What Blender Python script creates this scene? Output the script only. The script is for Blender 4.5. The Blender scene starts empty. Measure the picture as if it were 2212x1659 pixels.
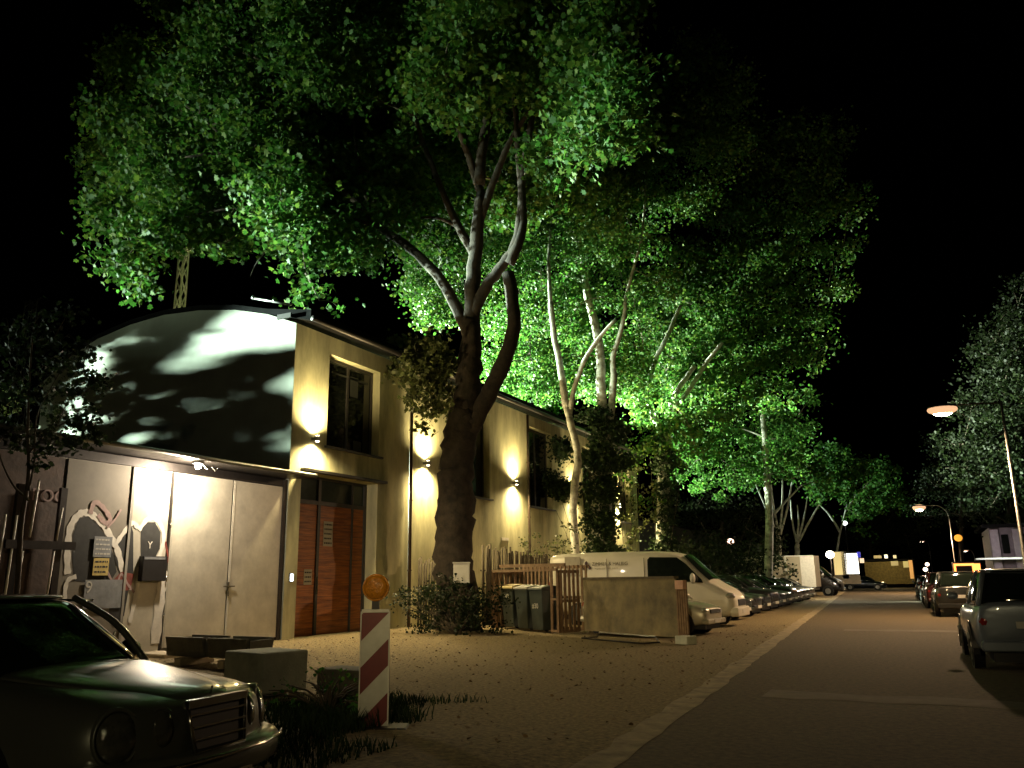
import bpy, math, random
import numpy as np
from mathutils import Vector, Matrix
R_=math.radians
random.seed(7)
sc=bpy.context.scene
col=sc.collection
# ------------------------------------------------------------------ camera
CX,CY,F,H=1106.0,829.5,1800.0,1.6
CAM=Matrix(((0.8993417577,0.1110849499,0.4229001498),
            (0.4370517210,-0.1995236117,-0.8770268648),
            (-0.01304592,0.9735761204,-0.2279897842)))
cd=bpy.data.cameras.new('camera'); cd.sensor_width=36; cd.lens=36*F/2212.0
cd.clip_start=0.05; cd.clip_end=2000
cam=bpy.data.objects.new('camera',cd); col.objects.link(cam)
cam.matrix_world=Matrix.Translation((0,0,H))@CAM.to_4x4()
sc.camera=cam
def at(u,v,Y):
    """world point on the plane y=Y seen at survey pixel (u,v)"""
    d=CAM@Vector((u-CX,-(v-CY),-F)); t=Y/d.y
    return Vector((0,0,H))+d*t
def atx(u,v,X):
    d=CAM@Vector((u-CX,-(v-CY),-F)); t=X/d.x
    return Vector((0,0,H))+d*t
# ------------------------------------------------------------------ sky and exposure (night)
w=bpy.data.worlds.new('World'); sc.world=w; w.use_nodes=True
nt=w.node_tree; nt.nodes.clear()
sky=nt.nodes.new('ShaderNodeTexSky'); sky.sky_type='NISHITA'; sky.sun_disc=False
sky.sun_elevation=R_(-4); sky.sun_rotation=R_(200)
bg=nt.nodes.new('ShaderNodeBackground'); bg.inputs['Strength'].default_value=0.0025
wo=nt.nodes.new('ShaderNodeOutputWorld')
nt.links.new(sky.outputs[0],bg.inputs[0]); nt.links.new(bg.outputs[0],wo.inputs[0])
sc.view_settings.view_transform='Standard'; sc.view_settings.look='None'
sc.view_settings.exposure=0.2; sc.view_settings.gamma=1
sc.render.engine='CYCLES'
sc.cycles.max_bounces=5; sc.cycles.diffuse_bounces=2; sc.cycles.glossy_bounces=3
sc.cycles.transmission_bounces=4; sc.cycles.transparent_max_bounces=6
sc.cycles.sample_clamp_indirect=3; sc.cycles.use_denoising=True
sc.cycles.caustics_reflective=False; sc.cycles.caustics_refractive=False

def lamp(name,typ,loc,energy,color,target=None,size=60,blend=.5,radius=.1):
    l=bpy.data.lights.new(name,typ); l.energy=energy; l.color=color
    if typ=='SPOT': l.spot_size=R_(size); l.spot_blend=blend
    if typ in('SPOT','POINT'): l.shadow_soft_size=radius
    o=bpy.data.objects.new(name,l); col.objects.link(o); o.location=loc
    if target is not None:
        o.rotation_euler=(Vector(target)-Vector(loc)).to_track_quat('-Z','Y').to_euler()
    return o
FLOOD=(0.80,1.0,0.74)
# unseen floodlights inferred at left, plus added spots for the gable and crown front
lamp('flood_and_fill_lamp','SPOT',(-74,0,9.2),350000,FLOOD,(-8,34,-1.0),44,1.0,.4)
lamp('flood_and_fill_lamp','SPOT',(-74,-.4,9.2),2300000,(.74,1,.86),(-20,18.5,7.0),17,1.0,.45)
lamp('flood_and_fill_lamp','SPOT',(-58,44,9.3),3800000,(.80,1,.76),(-8.5,39,-.5),54,1.0,.4)
lamp('flood_and_fill_lamp','SPOT',(-62,66,7.5),1900000,(.84,1,.76),(-9,56,2.0),46,1.0,.3)

lamp('flood_and_fill_lamp','SPOT',(-62,92,7.3),420000,(.78,1,.84),(-12,88,8),34,1.0,.3)
lamp('flood_and_fill_lamp','SPOT',(-60,-22,8),110000,(.80,1,.72),(-14,24,22),24,1.0,.4)  # fill spot added to lift the dark front of the big crown
# ------------------------------------------------------------------ object helpers
def tag(o,label=None,cat=None,group=None,kind=None):
    if label: o['label']=label
    if cat: o['category']=cat
    if group: o['group']=group
    if kind: o['kind']=kind
    return o
def empty(name,loc=(0,0,0),rz=0):
    o=bpy.data.objects.new(name,None); col.objects.link(o)
    o.location=loc; o.rotation_euler=(0,0,rz); o.empty_display_size=.2
    return o
def thing(name,label,cat,loc=(0,0,0),rz=0,group=None):
    return tag(empty(name,loc,rz),label,cat,group)
def kids(o): return [c for c in bpy.data.objects if c.parent is o]
def copy_tree(o,parent=None):
    ch=kids(o)
    c=o.copy(); col.objects.link(c); c.parent=parent
    for k in ch: copy_tree(k,c)
    return c
class MB:
    def __init__(s): s.v=[]; s.f=[]; s.sm=[]
    def add(s,vs,fs,smooth=False):
        b=len(s.v); s.v+= [tuple(p) for p in vs]
        s.f+=[tuple(i+b for i in f) for f in fs]; s.sm+=[smooth]*len(fs); return s
    def box(s,x0,x1,y0,y1,z0,z1):
        return s.add([(x0,y0,z0),(x1,y0,z0),(x1,y1,z0),(x0,y1,z0),(x0,y0,z1),(x1,y0,z1),(x1,y1,z1),(x0,y1,z1)],
          [(0,3,2,1),(4,5,6,7),(0,1,5,4),(1,2,6,5),(2,3,7,6),(3,0,4,7)])
    def obox(s,c,size,rot):
        c=Vector(c); hx,hy,hz=[a/2 for a in size]
        vs=[c+rot@Vector((sx*hx,sy*hy,sz*hz)) for sz in(-1,1) for sx,sy in((-1,-1),(1,-1),(1,1),(-1,1))]
        return s.add(vs,[(0,3,2,1),(4,5,6,7),(0,1,5,4),(1,2,6,5),(2,3,7,6),(3,0,4,7)])
    def bar(s,a,b,wd,h=None):
        a=Vector(a);b=Vector(b);d=b-a; h=h or wd
        q=d.to_track_quat('Z','Y').to_matrix()
        return s.obox((a+b)/2,(wd,h,d.length),q)
    def tube(s,pts,rad,n=8,cap=True,wob=0,rnd=None):
        pts=[Vector(p) for p in pts]
        if not hasattr(rad,'__len__'): rad=[rad]*len(pts)
        vs=[];fs=[];up=Vector((0,0,1))
        ref=None
        for i,p in enumerate(pts):
            d=(pts[min(i+1,len(pts)-1)]-pts[max(i-1,0)]).normalized()
            if ref is None:
                ref=Vector((1,0,0)) if abs(d.x)<.8 else Vector((0,1,0))
            ref=(ref-d*ref.dot(d)).normalized(); bi=d.cross(ref)
            for k in range(n):
                a=2*math.pi*k/n; r=rad[i]*(1+(rnd.uniform(-wob,wob) if wob else 0))
                vs.append(p+(ref*math.cos(a)+bi*math.sin(a))*r)
        for i in range(len(pts)-1):
            for k in range(n):
                k2=(k+1)%n; fs.append((i*n+k,i*n+k2,(i+1)*n+k2,(i+1)*n+k))
        if cap: fs+= [tuple(range(n))[::-1],tuple((len(pts)-1)*n+k for k in range(n))]
        return s.add(vs,fs,True)
    def prism(s,poly,axis,a,b):
        """poly in the two other axes, extruded along axis from a to b"""
        n=len(poly)
        def P(q,t):
            return (t,q[0],q[1]) if axis=='x' else ((q[0],t,q[1]) if axis=='y' else (q[0],q[1],t))
        vs=[P(q,a) for q in poly]+[P(q,b) for q in poly]
        fs=[tuple(range(n))[::-1],tuple(range(n,2*n))]+[(i,(i+1)%n,n+(i+1)%n,n+i) for i in range(n)]
        return s.add(vs,fs)
    def ball(s,c,r,n=12,m=8):
        c=Vector(c); rx,ry,rz=r if hasattr(r,'__len__') else (r,r,r)
        vs=[];fs=[]
        for j in range(m+1):
            t=math.pi*j/m
            for i in range(n):
                a=2*math.pi*i/n; vs.append((c.x+rx*math.sin(t)*math.cos(a),c.y+ry*math.sin(t)*math.sin(a),c.z+rz*math.cos(t)))
        for j in range(m):
            for i in range(n): fs.append((j*n+i,(j+1)*n+i,(j+1)*n+(i+1)%n,j*n+(i+1)%n))
        return s.add(vs,fs,True)
    def disc(s,c,nrm,r,thick=.01,n=20,ry=None):
        c=Vector(c); nrm=Vector(nrm).normalized(); q=nrm.to_track_quat('Z','Y').to_matrix(); ry=ry or r
        vs=[c+q@Vector((r*math.cos(2*math.pi*k/n),ry*math.sin(2*math.pi*k/n),z)) for z in(0,thick) for k in range(n)]
        fs=[tuple(range(n))[::-1],tuple(range(n,2*n))]+[(i,(i+1)%n,n+(i+1)%n,n+i) for i in range(n)]
        return s.add(vs,fs)
    def build(s,name,mat,parent=None,bevel=0,sub=0):
        me=bpy.data.meshes.new(name); me.from_pydata(s.v,[],s.f)
        for p,k in zip(me.polygons,s.sm): p.use_smooth=k
        me.materials.append(mat); me.update()
        o=bpy.data.objects.new(name,me); col.objects.link(o)
        if parent: o.parent=parent
        if bevel:
            m=o.modifiers.new('edge','BEVEL'); m.width=bevel; m.segments=2; m.limit_method='ANGLE'
        if sub:
            m=o.modifiers.new('smooth','SUBSURF'); m.levels=sub; m.render_levels=sub
        return o
# ------------------------------------------------------------------ materials
def mat(name,c,rough=.7,metal=0,var=.25,scale=4,bump=0,bscale=40,spec=.5,c2=None,coat=0,detail=6,obj=True):
    m=bpy.data.materials.new(name); m.use_nodes=True; t=m.node_tree; n=t.nodes; L=t.links
    b=n['Principled BSDF']; b.inputs['Roughness'].default_value=rough; b.inputs['Metallic'].default_value=metal
    b.inputs['Specular IOR Level'].default_value=spec; b.inputs['Coat Weight'].default_value=coat
    tc=n.new('ShaderNodeTexCoord')
    nz=n.new('ShaderNodeTexNoise'); nz.inputs['Scale'].default_value=scale; nz.inputs['Detail'].default_value=detail
    nz.inputs['Roughness'].default_value=.62
    L.new(tc.outputs['Object' if obj else 'Generated'],nz.inputs['Vector'])
    cr=n.new('ShaderNodeValToRGB'); cr.color_ramp.elements[0].position=.32; cr.color_ramp.elements[1].position=.68
    a=c2 if c2 else tuple(x*(1-var) for x in c)
    cr.color_ramp.elements[0].color=(*a,1); cr.color_ramp.elements[1].color=(*[min(1,x*(1+var*.5)) for x in c],1)
    L.new(nz.outputs['Fac'],cr.inputs[0]); L.new(cr.outputs[0],b.inputs['Base Color'])
    if bump:
        n2=n.new('ShaderNodeTexNoise'); n2.inputs['Scale'].default_value=bscale; n2.inputs['Detail'].default_value=5
        L.new(tc.outputs['Object'],n2.inputs['Vector'])
        bp=n.new('ShaderNodeBump'); bp.inputs['Strength'].default_value=bump; bp.inputs['Distance'].default_value=.02
        L.new(n2.outputs['Fac'],bp.inputs['Height']); L.new(bp.outputs[0],b.inputs['Normal'])
    return m
def glow(name,c,s):
    m=bpy.data.materials.new(name); m.use_nodes=True; n=m.node_tree.nodes
    b=n['Principled BSDF']; b.inputs['Base Color'].default_value=(*[min(.8,x) for x in c],1)
    b.inputs['Emission Color'].default_value=(*c,1); b.inputs['Emission Strength'].default_value=s
    return m
def glassmat(name,c=(.01,.012,.01),rough=.06):
    return mat(name,c,rough=rough,var=.2,scale=2,spec=.6)
def leafmat(name,ca,cb,cc,trans=.42,rough=.6):
    m=bpy.data.materials.new(name); m.use_nodes=True; t=m.node_tree; n=t.nodes; L=t.links
    b=n['Principled BSDF']; b.inputs['Roughness'].default_value=rough; b.inputs['Specular IOR Level'].default_value=.28
    g=n.new('ShaderNodeNewGeometry'); cr=n.new('ShaderNodeValToRGB')
    e=cr.color_ramp.elements; e[0].position=0; e[0].color=(*ca,1); e[1].position=1; e[1].color=(*cc,1)
    k=e.new(.55); k.color=(*cb,1)
    L.new(g.outputs['Random Per Island'],cr.inputs[0]); L.new(cr.outputs[0],b.inputs['Base Color'])
    tr=n.new('ShaderNodeBsdfTranslucent'); L.new(cr.outputs[0],tr.inputs['Color'])
    mx=n.new('ShaderNodeMixShader'); mx.inputs[0].default_value=trans
    L.new(b.outputs[0],mx.inputs[1]); L.new(tr.outputs[0],mx.inputs[2]); L.new(mx.outputs[0],n['Material Output'].inputs['Surface'])
    return m
M={}
M['plaster']=mat('plaster',(.60,.57,.34),.9,var=.38,scale=1.3,bump=.25,bscale=60)
M['gable']=mat('gable_render',(.30,.31,.25),.92,var=.18,scale=.9,bump=.15,bscale=50)
M['roof']=mat('roof_felt',(.012,.012,.012),.95,spec=0,var=.3,scale=3,bump=.3,bscale=30)
M['darkmetal']=mat('dark_metal',(.035,.03,.028),.45,.6,scale=8)
M['pipe']=mat('pipe_metal',(.10,.07,.05),.4,.7,scale=6)
M['zinc']=mat('zinc',(.30,.30,.28),.4,.85,scale=5)
M['frame']=mat('window_frame',(.05,.045,.04),.5,scale=6)
M['glass']=glassmat('window_glass')
M['wood']=mat('door_wood',(.50,.17,.035),.5,var=.35,scale=5,bump=.5,bscale=9,c2=(.20,.055,.015))
def grain(m,sc3,amount=.6):
    t=m.node_tree; n=t.nodes
    mp=n.new('ShaderNodeMapping'); mp.inputs['Scale'].default_value=sc3
    tc=[x for x in n if x.type=='TEX_COORD'][0]; nz=[x for x in n if x.type=='TEX_NOISE']
    t.links.new(tc.outputs['Object'],mp.inputs['Vector'])
    for x in nz: t.links.new(mp.outputs[0],x.inputs['Vector'])
    return m
grain(M['wood'],(1,.25,3.2)); grain(M['plaster'],(1.6,1.6,.45))
M['whitedoor']=mat('white_metal_door',(.55,.52,.43),.38,.2,var=.20,scale=2.2,bump=.08,bscale=4)
M['greypanel']=mat('grey_panel',(.30,.28,.24),.7,var=.3,scale=1.5,bump=.2,bscale=18)
M['brownpanel']=mat('brown_panel',(.10,.065,.05),.75,var=.55,scale=2.2,bump=.3,bscale=12)
M['whitepaint']=mat('white_spray_paint',(.74,.70,.62),.7,var=.15,scale=7)
M['blackpaint']=mat('dark_spray_paint',(.028,.028,.026),.8,var=.35,scale=6)
M['redpaint']=mat('red_spray_paint',(.22,.05,.035),.75,var=.4,scale=7)
M['pinkpaint']=mat('faded_pink_paint',(.38,.26,.24),.75,var=.2,scale=8)
M['paper']=mat('paper',(.55,.53,.48),.85,var=.12,scale=14)
M['yellowpaper']=mat('yellow_paper',(.55,.42,.14),.8,var=.25,scale=10)
M['ink']=mat('ink',(.04,.04,.04),.8,var=.2,scale=9)
M['greysheet']=mat('grey_sheet',(.24,.25,.26),.7,var=.25,scale=6)
M['black']=mat('black_plastic',(.012,.012,.014),.5,var=.3,scale=7)
M['gravel']=mat('gravel',(.225,.168,.075),.95,var=.7,scale=17,bump=.6,bscale=150,detail=16)
M['asphalt']=mat('asphalt',(.088,.062,.029),.9,var=.6,scale=13,bump=.7,bscale=110,detail=15)
M['kerb']=mat('kerb_stone',(.27,.215,.125),.9,var=.45,scale=4,bump=.4,bscale=30)
M['pave']=mat('paving',(.12,.11,.09),.9,var=.35,scale=5,bump=.4,bscale=30)
M['concrete']=mat('concrete',(.42,.43,.34),.9,var=.25,scale=4,bump=.3,bscale=30)
M['stone']=mat('stone_chips',(.27,.22,.15),.9,var=.3,scale=9)
M['bark']=mat('bark_plane',(.036,.026,.017),.92,var=.7,scale=3.5,bump=1.0,bscale=11)
M['palebark']=mat('pale_bark',(.60,.60,.52),.8,var=.4,scale=3.5,bump=.5,bscale=9,c2=(.17,.17,.13))
M['twig']=mat('twig_bark',(.10,.08,.055),.9,var=.3,scale=8)
M['leaf']=leafmat('plane_leaf',(.022,.075,.010),(.045,.135,.018),(.13,.20,.03))
M['leaf2']=leafmat('maple_leaf_blueish',(.024,.085,.012),(.045,.145,.020),(.10,.20,.03))
M['leafdark']=leafmat('dark_leaf',(.010,.018,.006),(.016,.027,.009),(.030,.042,.015))  # leaf tone darkened so the unlit trees stay dim under the floodlights
M['leafolive']=leafmat('olive_leaf',(.05,.06,.02),(.09,.11,.035),(.15,.16,.06))
M['ivy']=leafmat('ivy_leaf',(.015,.032,.010),(.025,.05,.015),(.05,.085,.03),.15)
M['grass']=leafmat('grass_blade',(.008,.022,.007),(.015,.036,.010),(.035,.055,.018),.2,.8)
M['fence']=mat('weathered_wood',(.10,.08,.05),.9,var=.4,scale=6,bump=.3,bscale=30)
M['pallet']=mat('pallet_wood',(.20,.125,.07),.85,var=.35,scale=7,bump=.3,bscale=30)
M['sheet']=mat('chipboard',(.20,.16,.08),.88,var=.2,scale=1.6,bump=.5,bscale=16,c2=(.075,.065,.04),detail=12)
M['bin']=mat('bin_plastic',(.035,.045,.04),.5,var=.3,scale=4)
M['binlid_y']=mat('bin_lid_pale',(.42,.34,.16),.5,var=.2,scale=4)
M['binlid_g']=mat('bin_lid_grey',(.20,.20,.17),.5,var=.2,scale=4)
M['white']=mat('white_paint',(.62,.60,.54),.4,var=.08,scale=3,coat=.2)
M['plate']=mat('plate_reflective',(.8,.78,.7),.3,var=.1,scale=12)
M['vanwhite']=mat('van_white',(.66,.62,.52),.35,var=.08,scale=1.5,coat=.4)
M['stickergrey']=mat('sticker_grey',(.34,.31,.25),.6,var=.15,scale=8)
M['redw']=mat('beacon_red',(.16,.018,.022),.45,var=.2,scale=7)
M['whiteref']=mat('beacon_white',(.62,.63,.58),.4,var=.12,scale=8)
M['tyre']=mat('tyre_rubber',(.015,.015,.015),.85,var=.3,scale=8)
M['rim']=mat('wheel_rim',(.30,.30,.29),.35,.8,scale=6)
M['chrome']=mat('chrome',(.62,.60,.55),.14,.95,var=.1,scale=4)
M['carglass']=glassmat('car_glass',(.008,.012,.009),.05)
M['lens']=mat('headlight_lens',(.40,.40,.36),.08,.35,var=.15,scale=9,coat=1)
M['tail']=mat('tail_lamp',(.25,.015,.01),.15,var=.2,scale=9,coat=1)
M['amberglass']=mat('amber_lens',(.60,.24,.02),.15,var=.45,scale=22,bump=.6,bscale=60,coat=1)
def paint(name,c,rough=.28): return mat(name,c,rough,.35,var=.12,scale=1.2,coat=.8)
M['p_merc']=paint('dark_green_paint',(.12,.125,.105),.34)
M['p_black']=paint('black_paint',(.012,.012,.014))
M['p_blue']=paint('dark_blue_paint',(.012,.018,.03))
M['p_green']=paint('dark_green_car_paint',(.014,.028,.020))
M['p_grey']=paint('dark_grey_paint',(.035,.036,.036))
M['p_silver']=paint('silver_paint',(.20,.24,.30),.35)
M['p_white']=paint('white_car_paint',(.50,.47,.38),.35)
M['p_red']=paint('dark_red_paint',(.06,.010,.010))

# ------------------------------------------------------------------ ground, road, kerbs
def sm(x): x=max(0,min(1,x)); return x*x*(3-2*x)
def edgeX(Y): return -2.33-.058*Y      # left edge of the carriageway
def kerbX(Y): return 3.05-.030*Y       # right kerb
def gz(x,y):
    z=.12*sm((-x-10)/4.5)*sm((70-y)/15)*sm((y+5)/6)
    z+=.10*sm((edgeX(y)-.35-x)/.8)*sm((9.2-y)/2.0)*sm((x+12.5)/3)
    return z
def axis(a,b,fine0,fine1,st,cs):
    r=[]; x=a
    while x<fine0: r.append(x); x+=cs
    x=fine0
    while x<fine1: r.append(x); x+=st
    x=fine1
    while x<b: r.append(x); x+=cs
    r.append(b); return r
xs=axis(-300,300,-30,6,.6,18); ys=axis(-60,900,-4,60,.8,24)
g=MB(); nx=len(xs)
g.v=[(x,y,gz(x,y)-.0) for y in ys for x in xs]
g.f=[(j*nx+i,j*nx+i+1,(j+1)*nx+i+1,(j+1)*nx+i) for j in range(len(ys)-1) for i in range(nx-1)]; g.sm=[True]*len(g.f)
tag(g.build('ground',M['gravel']),'gravel ground of the yard',None,None,'structure')
rd=MB()
YY=[-40+6*i for i in range(29)]
def strip(mb,fa,fb,z,Ys):
    vs=[];fs=[]
    for Y in Ys: vs+=[(fa(Y),Y,z),(fb(Y),Y,z)]
    for i in range(len(Ys)-1): fs.append((2*i,2*i+1,2*i+3,2*i+2))
    mb.add(vs,fs)
strip(rd,lambda Y:edgeX(Y)+.02,lambda Y:kerbX(Y),.006,YY)
tag(rd.build('road',M['asphalt']),kind='structure')
rk_=random.Random(31); YK=[-40+.45*i for i in range(370)]; ja={round(y,2):rk_.uniform(-.05,.05) for y in YK}; jb={round(y,2):rk_.uniform(-.03,.03) for y in YK}
ke=MB(); strip(ke,lambda Y:edgeX(Y)-.17+ja[round(Y,2)],lambda Y:edgeX(Y)+.17+jb[round(Y,2)],.012,YK)
tag(ke.build('kerb',M['kerb']),kind='structure')
kr=MB()
for i in range(len(YY)-1):
    a,b=YY[i],YY[i+1]
    vs=[(kerbX(a),a,0),(kerbX(a)+.15,a,0),(kerbX(b)+.15,b,0),(kerbX(b),b,0)]
    vs+=[(x,y,.12) for x,y,z in vs]
    kr.add(vs,[(4,5,6,7),(0,1,5,4),(1,2,6,5),(2,3,7,6),(3,0,4,7)])
tag(kr.build('kerb_stones',M['kerb']),kind='structure')
pv=MB(); strip(pv,lambda Y:kerbX(Y)+.15,lambda Y:kerbX(Y)+3.2,.115,YY)
tag(pv.build('pavement',M['pave']),kind='structure')
# manhole-like patch bands in the road (tar repairs)
pt=MB()
for (a,b,Y0,Y1) in ((-2.2,1.9,12.2,12.9),(-2.4,.9,27,27.8),(-3.4,.2,52,54)):
    n=8
    vs=[(a+(b-a)*i/n,Y0+random.uniform(-.12,.12),.010) for i in range(n+1)]+[(a+(b-a)*i/n,Y1+random.uniform(-.12,.12),.010) for i in range(n,-1,-1)]
    pt.add(vs,[tuple(range(len(vs)))])
tag(pt.build('road_patches',mat('tar_patch',(.13,.105,.075),.9,var=.3,scale=3,bump=.4,bscale=90)),kind='structure')
# loose stones: uncountable
st=MB(); rr=random.Random(3)
for i in range(5200):
    if i<2400: x=rr.uniform(-15.4,-9); y=rr.uniform(11,24)
    else:
        x=rr.uniform(-15,-3); y=rr.uniform(7,30)
        if x>edgeX(y)-.3: continue
    r=rr.uniform(.008,.026)*(1.6 if rr.random()<.06 else 1); z=gz(x,y)
    vs=[(x+r*rr.uniform(.6,1.2)*math.cos(a),y+r*rr.uniform(.6,1.2)*math.sin(a),z-.003) for a in (0,1.3,2.5,3.8,5)]
    vs.append((x+rr.uniform(-.3,.3)*r,y,z+r*rr.uniform(.6,1.1)))
    st.add(vs,[(0,1,5),(1,2,5),(2,3,5),(3,4,5),(4,0,5)])
tag(st.build('gravel_stones',M['stone']),'loose pale stones scattered over the yard','gravel',None,'stuff')

# ------------------------------------------------------------------ long building
FX=-15.5; GY=17.95; EY=49.6; EZ=8.85
B=thing('long_building','long two storey plastered building with lit street wall and mottled gable end','building',(FX,GY,0))
def loc(o,par):
    """geometry was written in world space; keep it there under a moved parent"""
    o.matrix_parent_inverse=par.matrix_world.inverted() if False else Matrix.Translation(-Vector(par.location)); return o
def part(mb,name,m,par,lab=None,**k):
    o=mb.build(name,m,None,**k); o.parent=par
    # find world offset of parent chain
    off=Vector((0,0,0)); p=par
    while p is not None:
        off+=Vector(p.location) if p.type=='EMPTY' or True else off
        p=p.parent
    o.location=-off if par.type=='EMPTY' and par.parent is None else Vector((0,0,0))
    if lab: o['label']=lab
    return o
# parts directly under an unrotated empty get location -base; sub-parts under those need none
door=(18.45,22.15,0.0,4.62)
wins=[(19.5,22.15,5.5,8.3),(27.3,29.95,4.75,8.35),(33.75,36.4,4.75,8.35),(40.4,43.0,4.75,8.35),(46.2,48.2,4.75,8.35)]
ops=[door]+wins
wl=MB()
ycuts=sorted({GY,EY,*[o[0] for o in ops],*[o[1] for o in ops]}); zcuts=sorted({-.2,EZ,*[o[2] for o in ops if o[2]>0],*[o[3] for o in ops]})
def inside(y,z): return any(o[0]<y<o[1] and o[2]-.3*(o[2]==0)<z<o[3] for o in ops)
for i in range(len(ycuts)-1):
    for j in range(len(zcuts)-1):
        y0,y1,z0,z1=ycuts[i],ycuts[i+1],zcuts[j],zcuts[j+1]
        if not inside((y0+y1)/2,(z0+z1)/2):
            wl.add([(FX,y0,z0),(FX,y1,z0),(FX,y1,z1),(FX,y0,z1)],[(0,1,2,3)])
RD=.34
for o in ops:
    y0,y1,z0,z1=o; d=FX-(RD+(.25 if o is door else 0)); z0=z0-.2*(o is door)
    wl.add([(FX,y0,z0),(FX,y0,z1),(d,y0,z1),(d,y0,z0)],[(0,1,2,3)])
    wl.add([(FX,y1,z0),(FX,y1,z1),(d,y1,z1),(d,y1,z0)],[(3,2,1,0)])
    wl.add([(FX,y0,z1),(FX,y1,z1),(d,y1,z1),(d,y0,z1)],[(3,2,1,0)])
    wl.add([(FX,y0,z0),(FX,y1,z0),(d,y1,z0),(d,y0,z0)],[(0,1,2,3)])
# far end wall
wl.add([(FX,EY,-.2),(-26,EY,-.2),(-26,EY,9),(FX,EY,EZ)],[(0,1,2,3)])
part(wl,'wall',M['plaster'],B)
gp_=[(-15.515,-.2),(-15.515,8.85),(-16.6,9.28),(-17.9,9.62),(-19.4,9.84),(-20.9,9.92),(-22.4,9.82),(-23.9,9.55),(-25.2,9.1),(-26.4,8.4),(-26.4,-.2)]
gw=MB(); gw.prism([(p[0],p[1]) for p in gp_],'y',GY+.004,GY+.3)
part(gw,'gable_wall',M['gable'],B)
rf=MB()
rp=gp_[1:-1]
out=[(p[0],p[1]+.16) for p in rp]; out[0]=(-14.98,9.17); out[-1]=(-26.7,8.4)
inn=[(p[0],p[1]+.01) for p in rp]; inn[0]=(-14.98,8.86); inn[-1]=(-26.7,8.25)
rf.prism(out+inn[::-1],'y',GY-.02,EY+.2)
ro=part(rf,'roof',M['roof'],B)
gt=MB(); gt.tube([(-14.90,GY-.02,8.90),(-14.90,EY+.1,8.90)],.085,8)
part(gt,'gutter',M['darkmetal'],B)
# ridge conduit and pale verge strips on the gable top
cn=MB(); cn.tube([(-17.0,GY-.2,9.78),(-15.55,GY-.2,9.35)],.035,6); cn.ball((-17.0,GY-.2,9.80),.07,8,6); cn.ball((-16.2,GY-.2,9.58),.055,8,6)
part(cn,'roof_conduit',M['zinc'],B)
vs_=MB(); vs_.bar((-23.6,GY+.5,10.02),(-21.2,GY+.5,10.28),.05)
part(vs_,'verge_rail',M['zinc'],B)
bx=MB(); bx.box(-16.1,-15.6,GY-.16,GY-.1,9.0,9.14); part(bx,'verge_bracket',M['darkmetal'],B)
def window(o,label=None,bars=1):
    y0,y1,z0,z1=o; x=FX-RD
    f=MB(); t=.09
    f.box(x,x+.06,y0,y1,z1-t,z1); f.box(x,x+.06,y0,y1,z0,z0+t); f.box(x,x+.06,y0,y0+t,z0+t,z1-t); f.box(x,x+.06,y1-t,y1,z0+t,z1-t)
    ym=(y0+y1)/2; f.box(x,x+.055,ym-.05,ym+.05,z0+t,z1-t)
    w_=part(f,'window',M['frame'],B,label)
    p=MB(); p.add([(x+.02,y0,z0),(x+.02,y1,z0),(x+.02,y1,z1),(x+.02,y0,z1)],[(0,1,2,3)])
    po=p.build('pane',M['glass'],w_)
    s=MB(); s.box(FX-.02,FX+.10,y0-.1,y1+.15,z0-.07,z0-.005); s.build('sill',M['frame'],w_)
    c=MB()  # curtains / blinds hanging behind the pane edge
    return w_
for o in wins: window(o)
# papers/posters stuck inside the first window
for y0,z0,dy,dz in ((20.95,7.3,.42,.65),(21.2,5.62,.42,.3),(20.0,7.85,1.9,.06)):
    q=MB(); q.add([(FX-RD+.035,y0,z0),(FX-RD+.035,y0+dy,z0),(FX-RD+.035,y0+dy,z0+dz),(FX-RD+.035,y0,z0+dz)],[(0,1,2,3)])
    part(q,'window_poster',mat('window_poster',(.06,.065,.05),.8),B)
# wooden double door with transom lights, deep set
dx=FX-.5
y0,y1=door[0],door[1]
def door_leaf(a,b,lab):
    m=MB(); m.box(dx,dx+.05,a,b,.10,3.80)
    dr=part(m,'door',M['wood'],B,lab)
    g_=MB(); z=.30
    while z<3.7: g_.box(dx+.05,dx+.0515,a+.01,b-.01,z,z+.007); z+=.175
    g_.build('board_joints',M['frame'],dr); return dr
d1=door_leaf(y0+.10,y0+1.30,'warm lit plank door leaf nearest the garage')
d2=door_leaf(y0+1.42,y0+2.95,'dark red plank door leaf with a notice')
d3=door_leaf(y0+3.02,y1-.12,'narrow plank side leaf beside the pilaster')
df=MB()
for a,b in ((y0,y0+.10),(y0+1.30,y0+1.42),(y0+2.95,y0+3.02),(y1-.12,y1)): df.box(dx-.02,dx+.09,a,b,0,4.55)
df.box(dx-.02,dx+.086,y0+.1,y1-.12,3.80,3.92); df.box(dx-.02,dx+.08,y0,y1,4.55,4.62)
part(df,'door_frame',M['frame'],B)
for a,b in ((y0+.1,y0+1.3),(y0+1.42,y0+2.95),(y0+3.02,y1-.12)):
    q=MB(); q.box(dx,dx+.03,a,b,3.92,4.55); part(q,'transom_pane',mat('transom_glass',(.03,.05,.04),.12),B)
h=MB(); h.bar((dx+.10,y0+1.36,1.25),(dx+.10,y0+1.36,1.75),.035); h.bar((dx+.04,y0+1.36,1.70),(dx+.12,y0+1.36,1.70),.03); h.build('handle',M['chrome'],d1)
ln=MB(); ln.box(FX,FX+.18,y0-.05,y1+.3,4.64,4.72); part(ln,'door_canopy',M['frame'],B)
def sheet(x,y0,y1,z0,z1,m,name,par,label=None,t=.004):
    q=MB(); q.box(x,x+t,y0,y1,z0,z1)
    return part(q,name,m,par,label)
def tilt_sheet():pass
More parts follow.
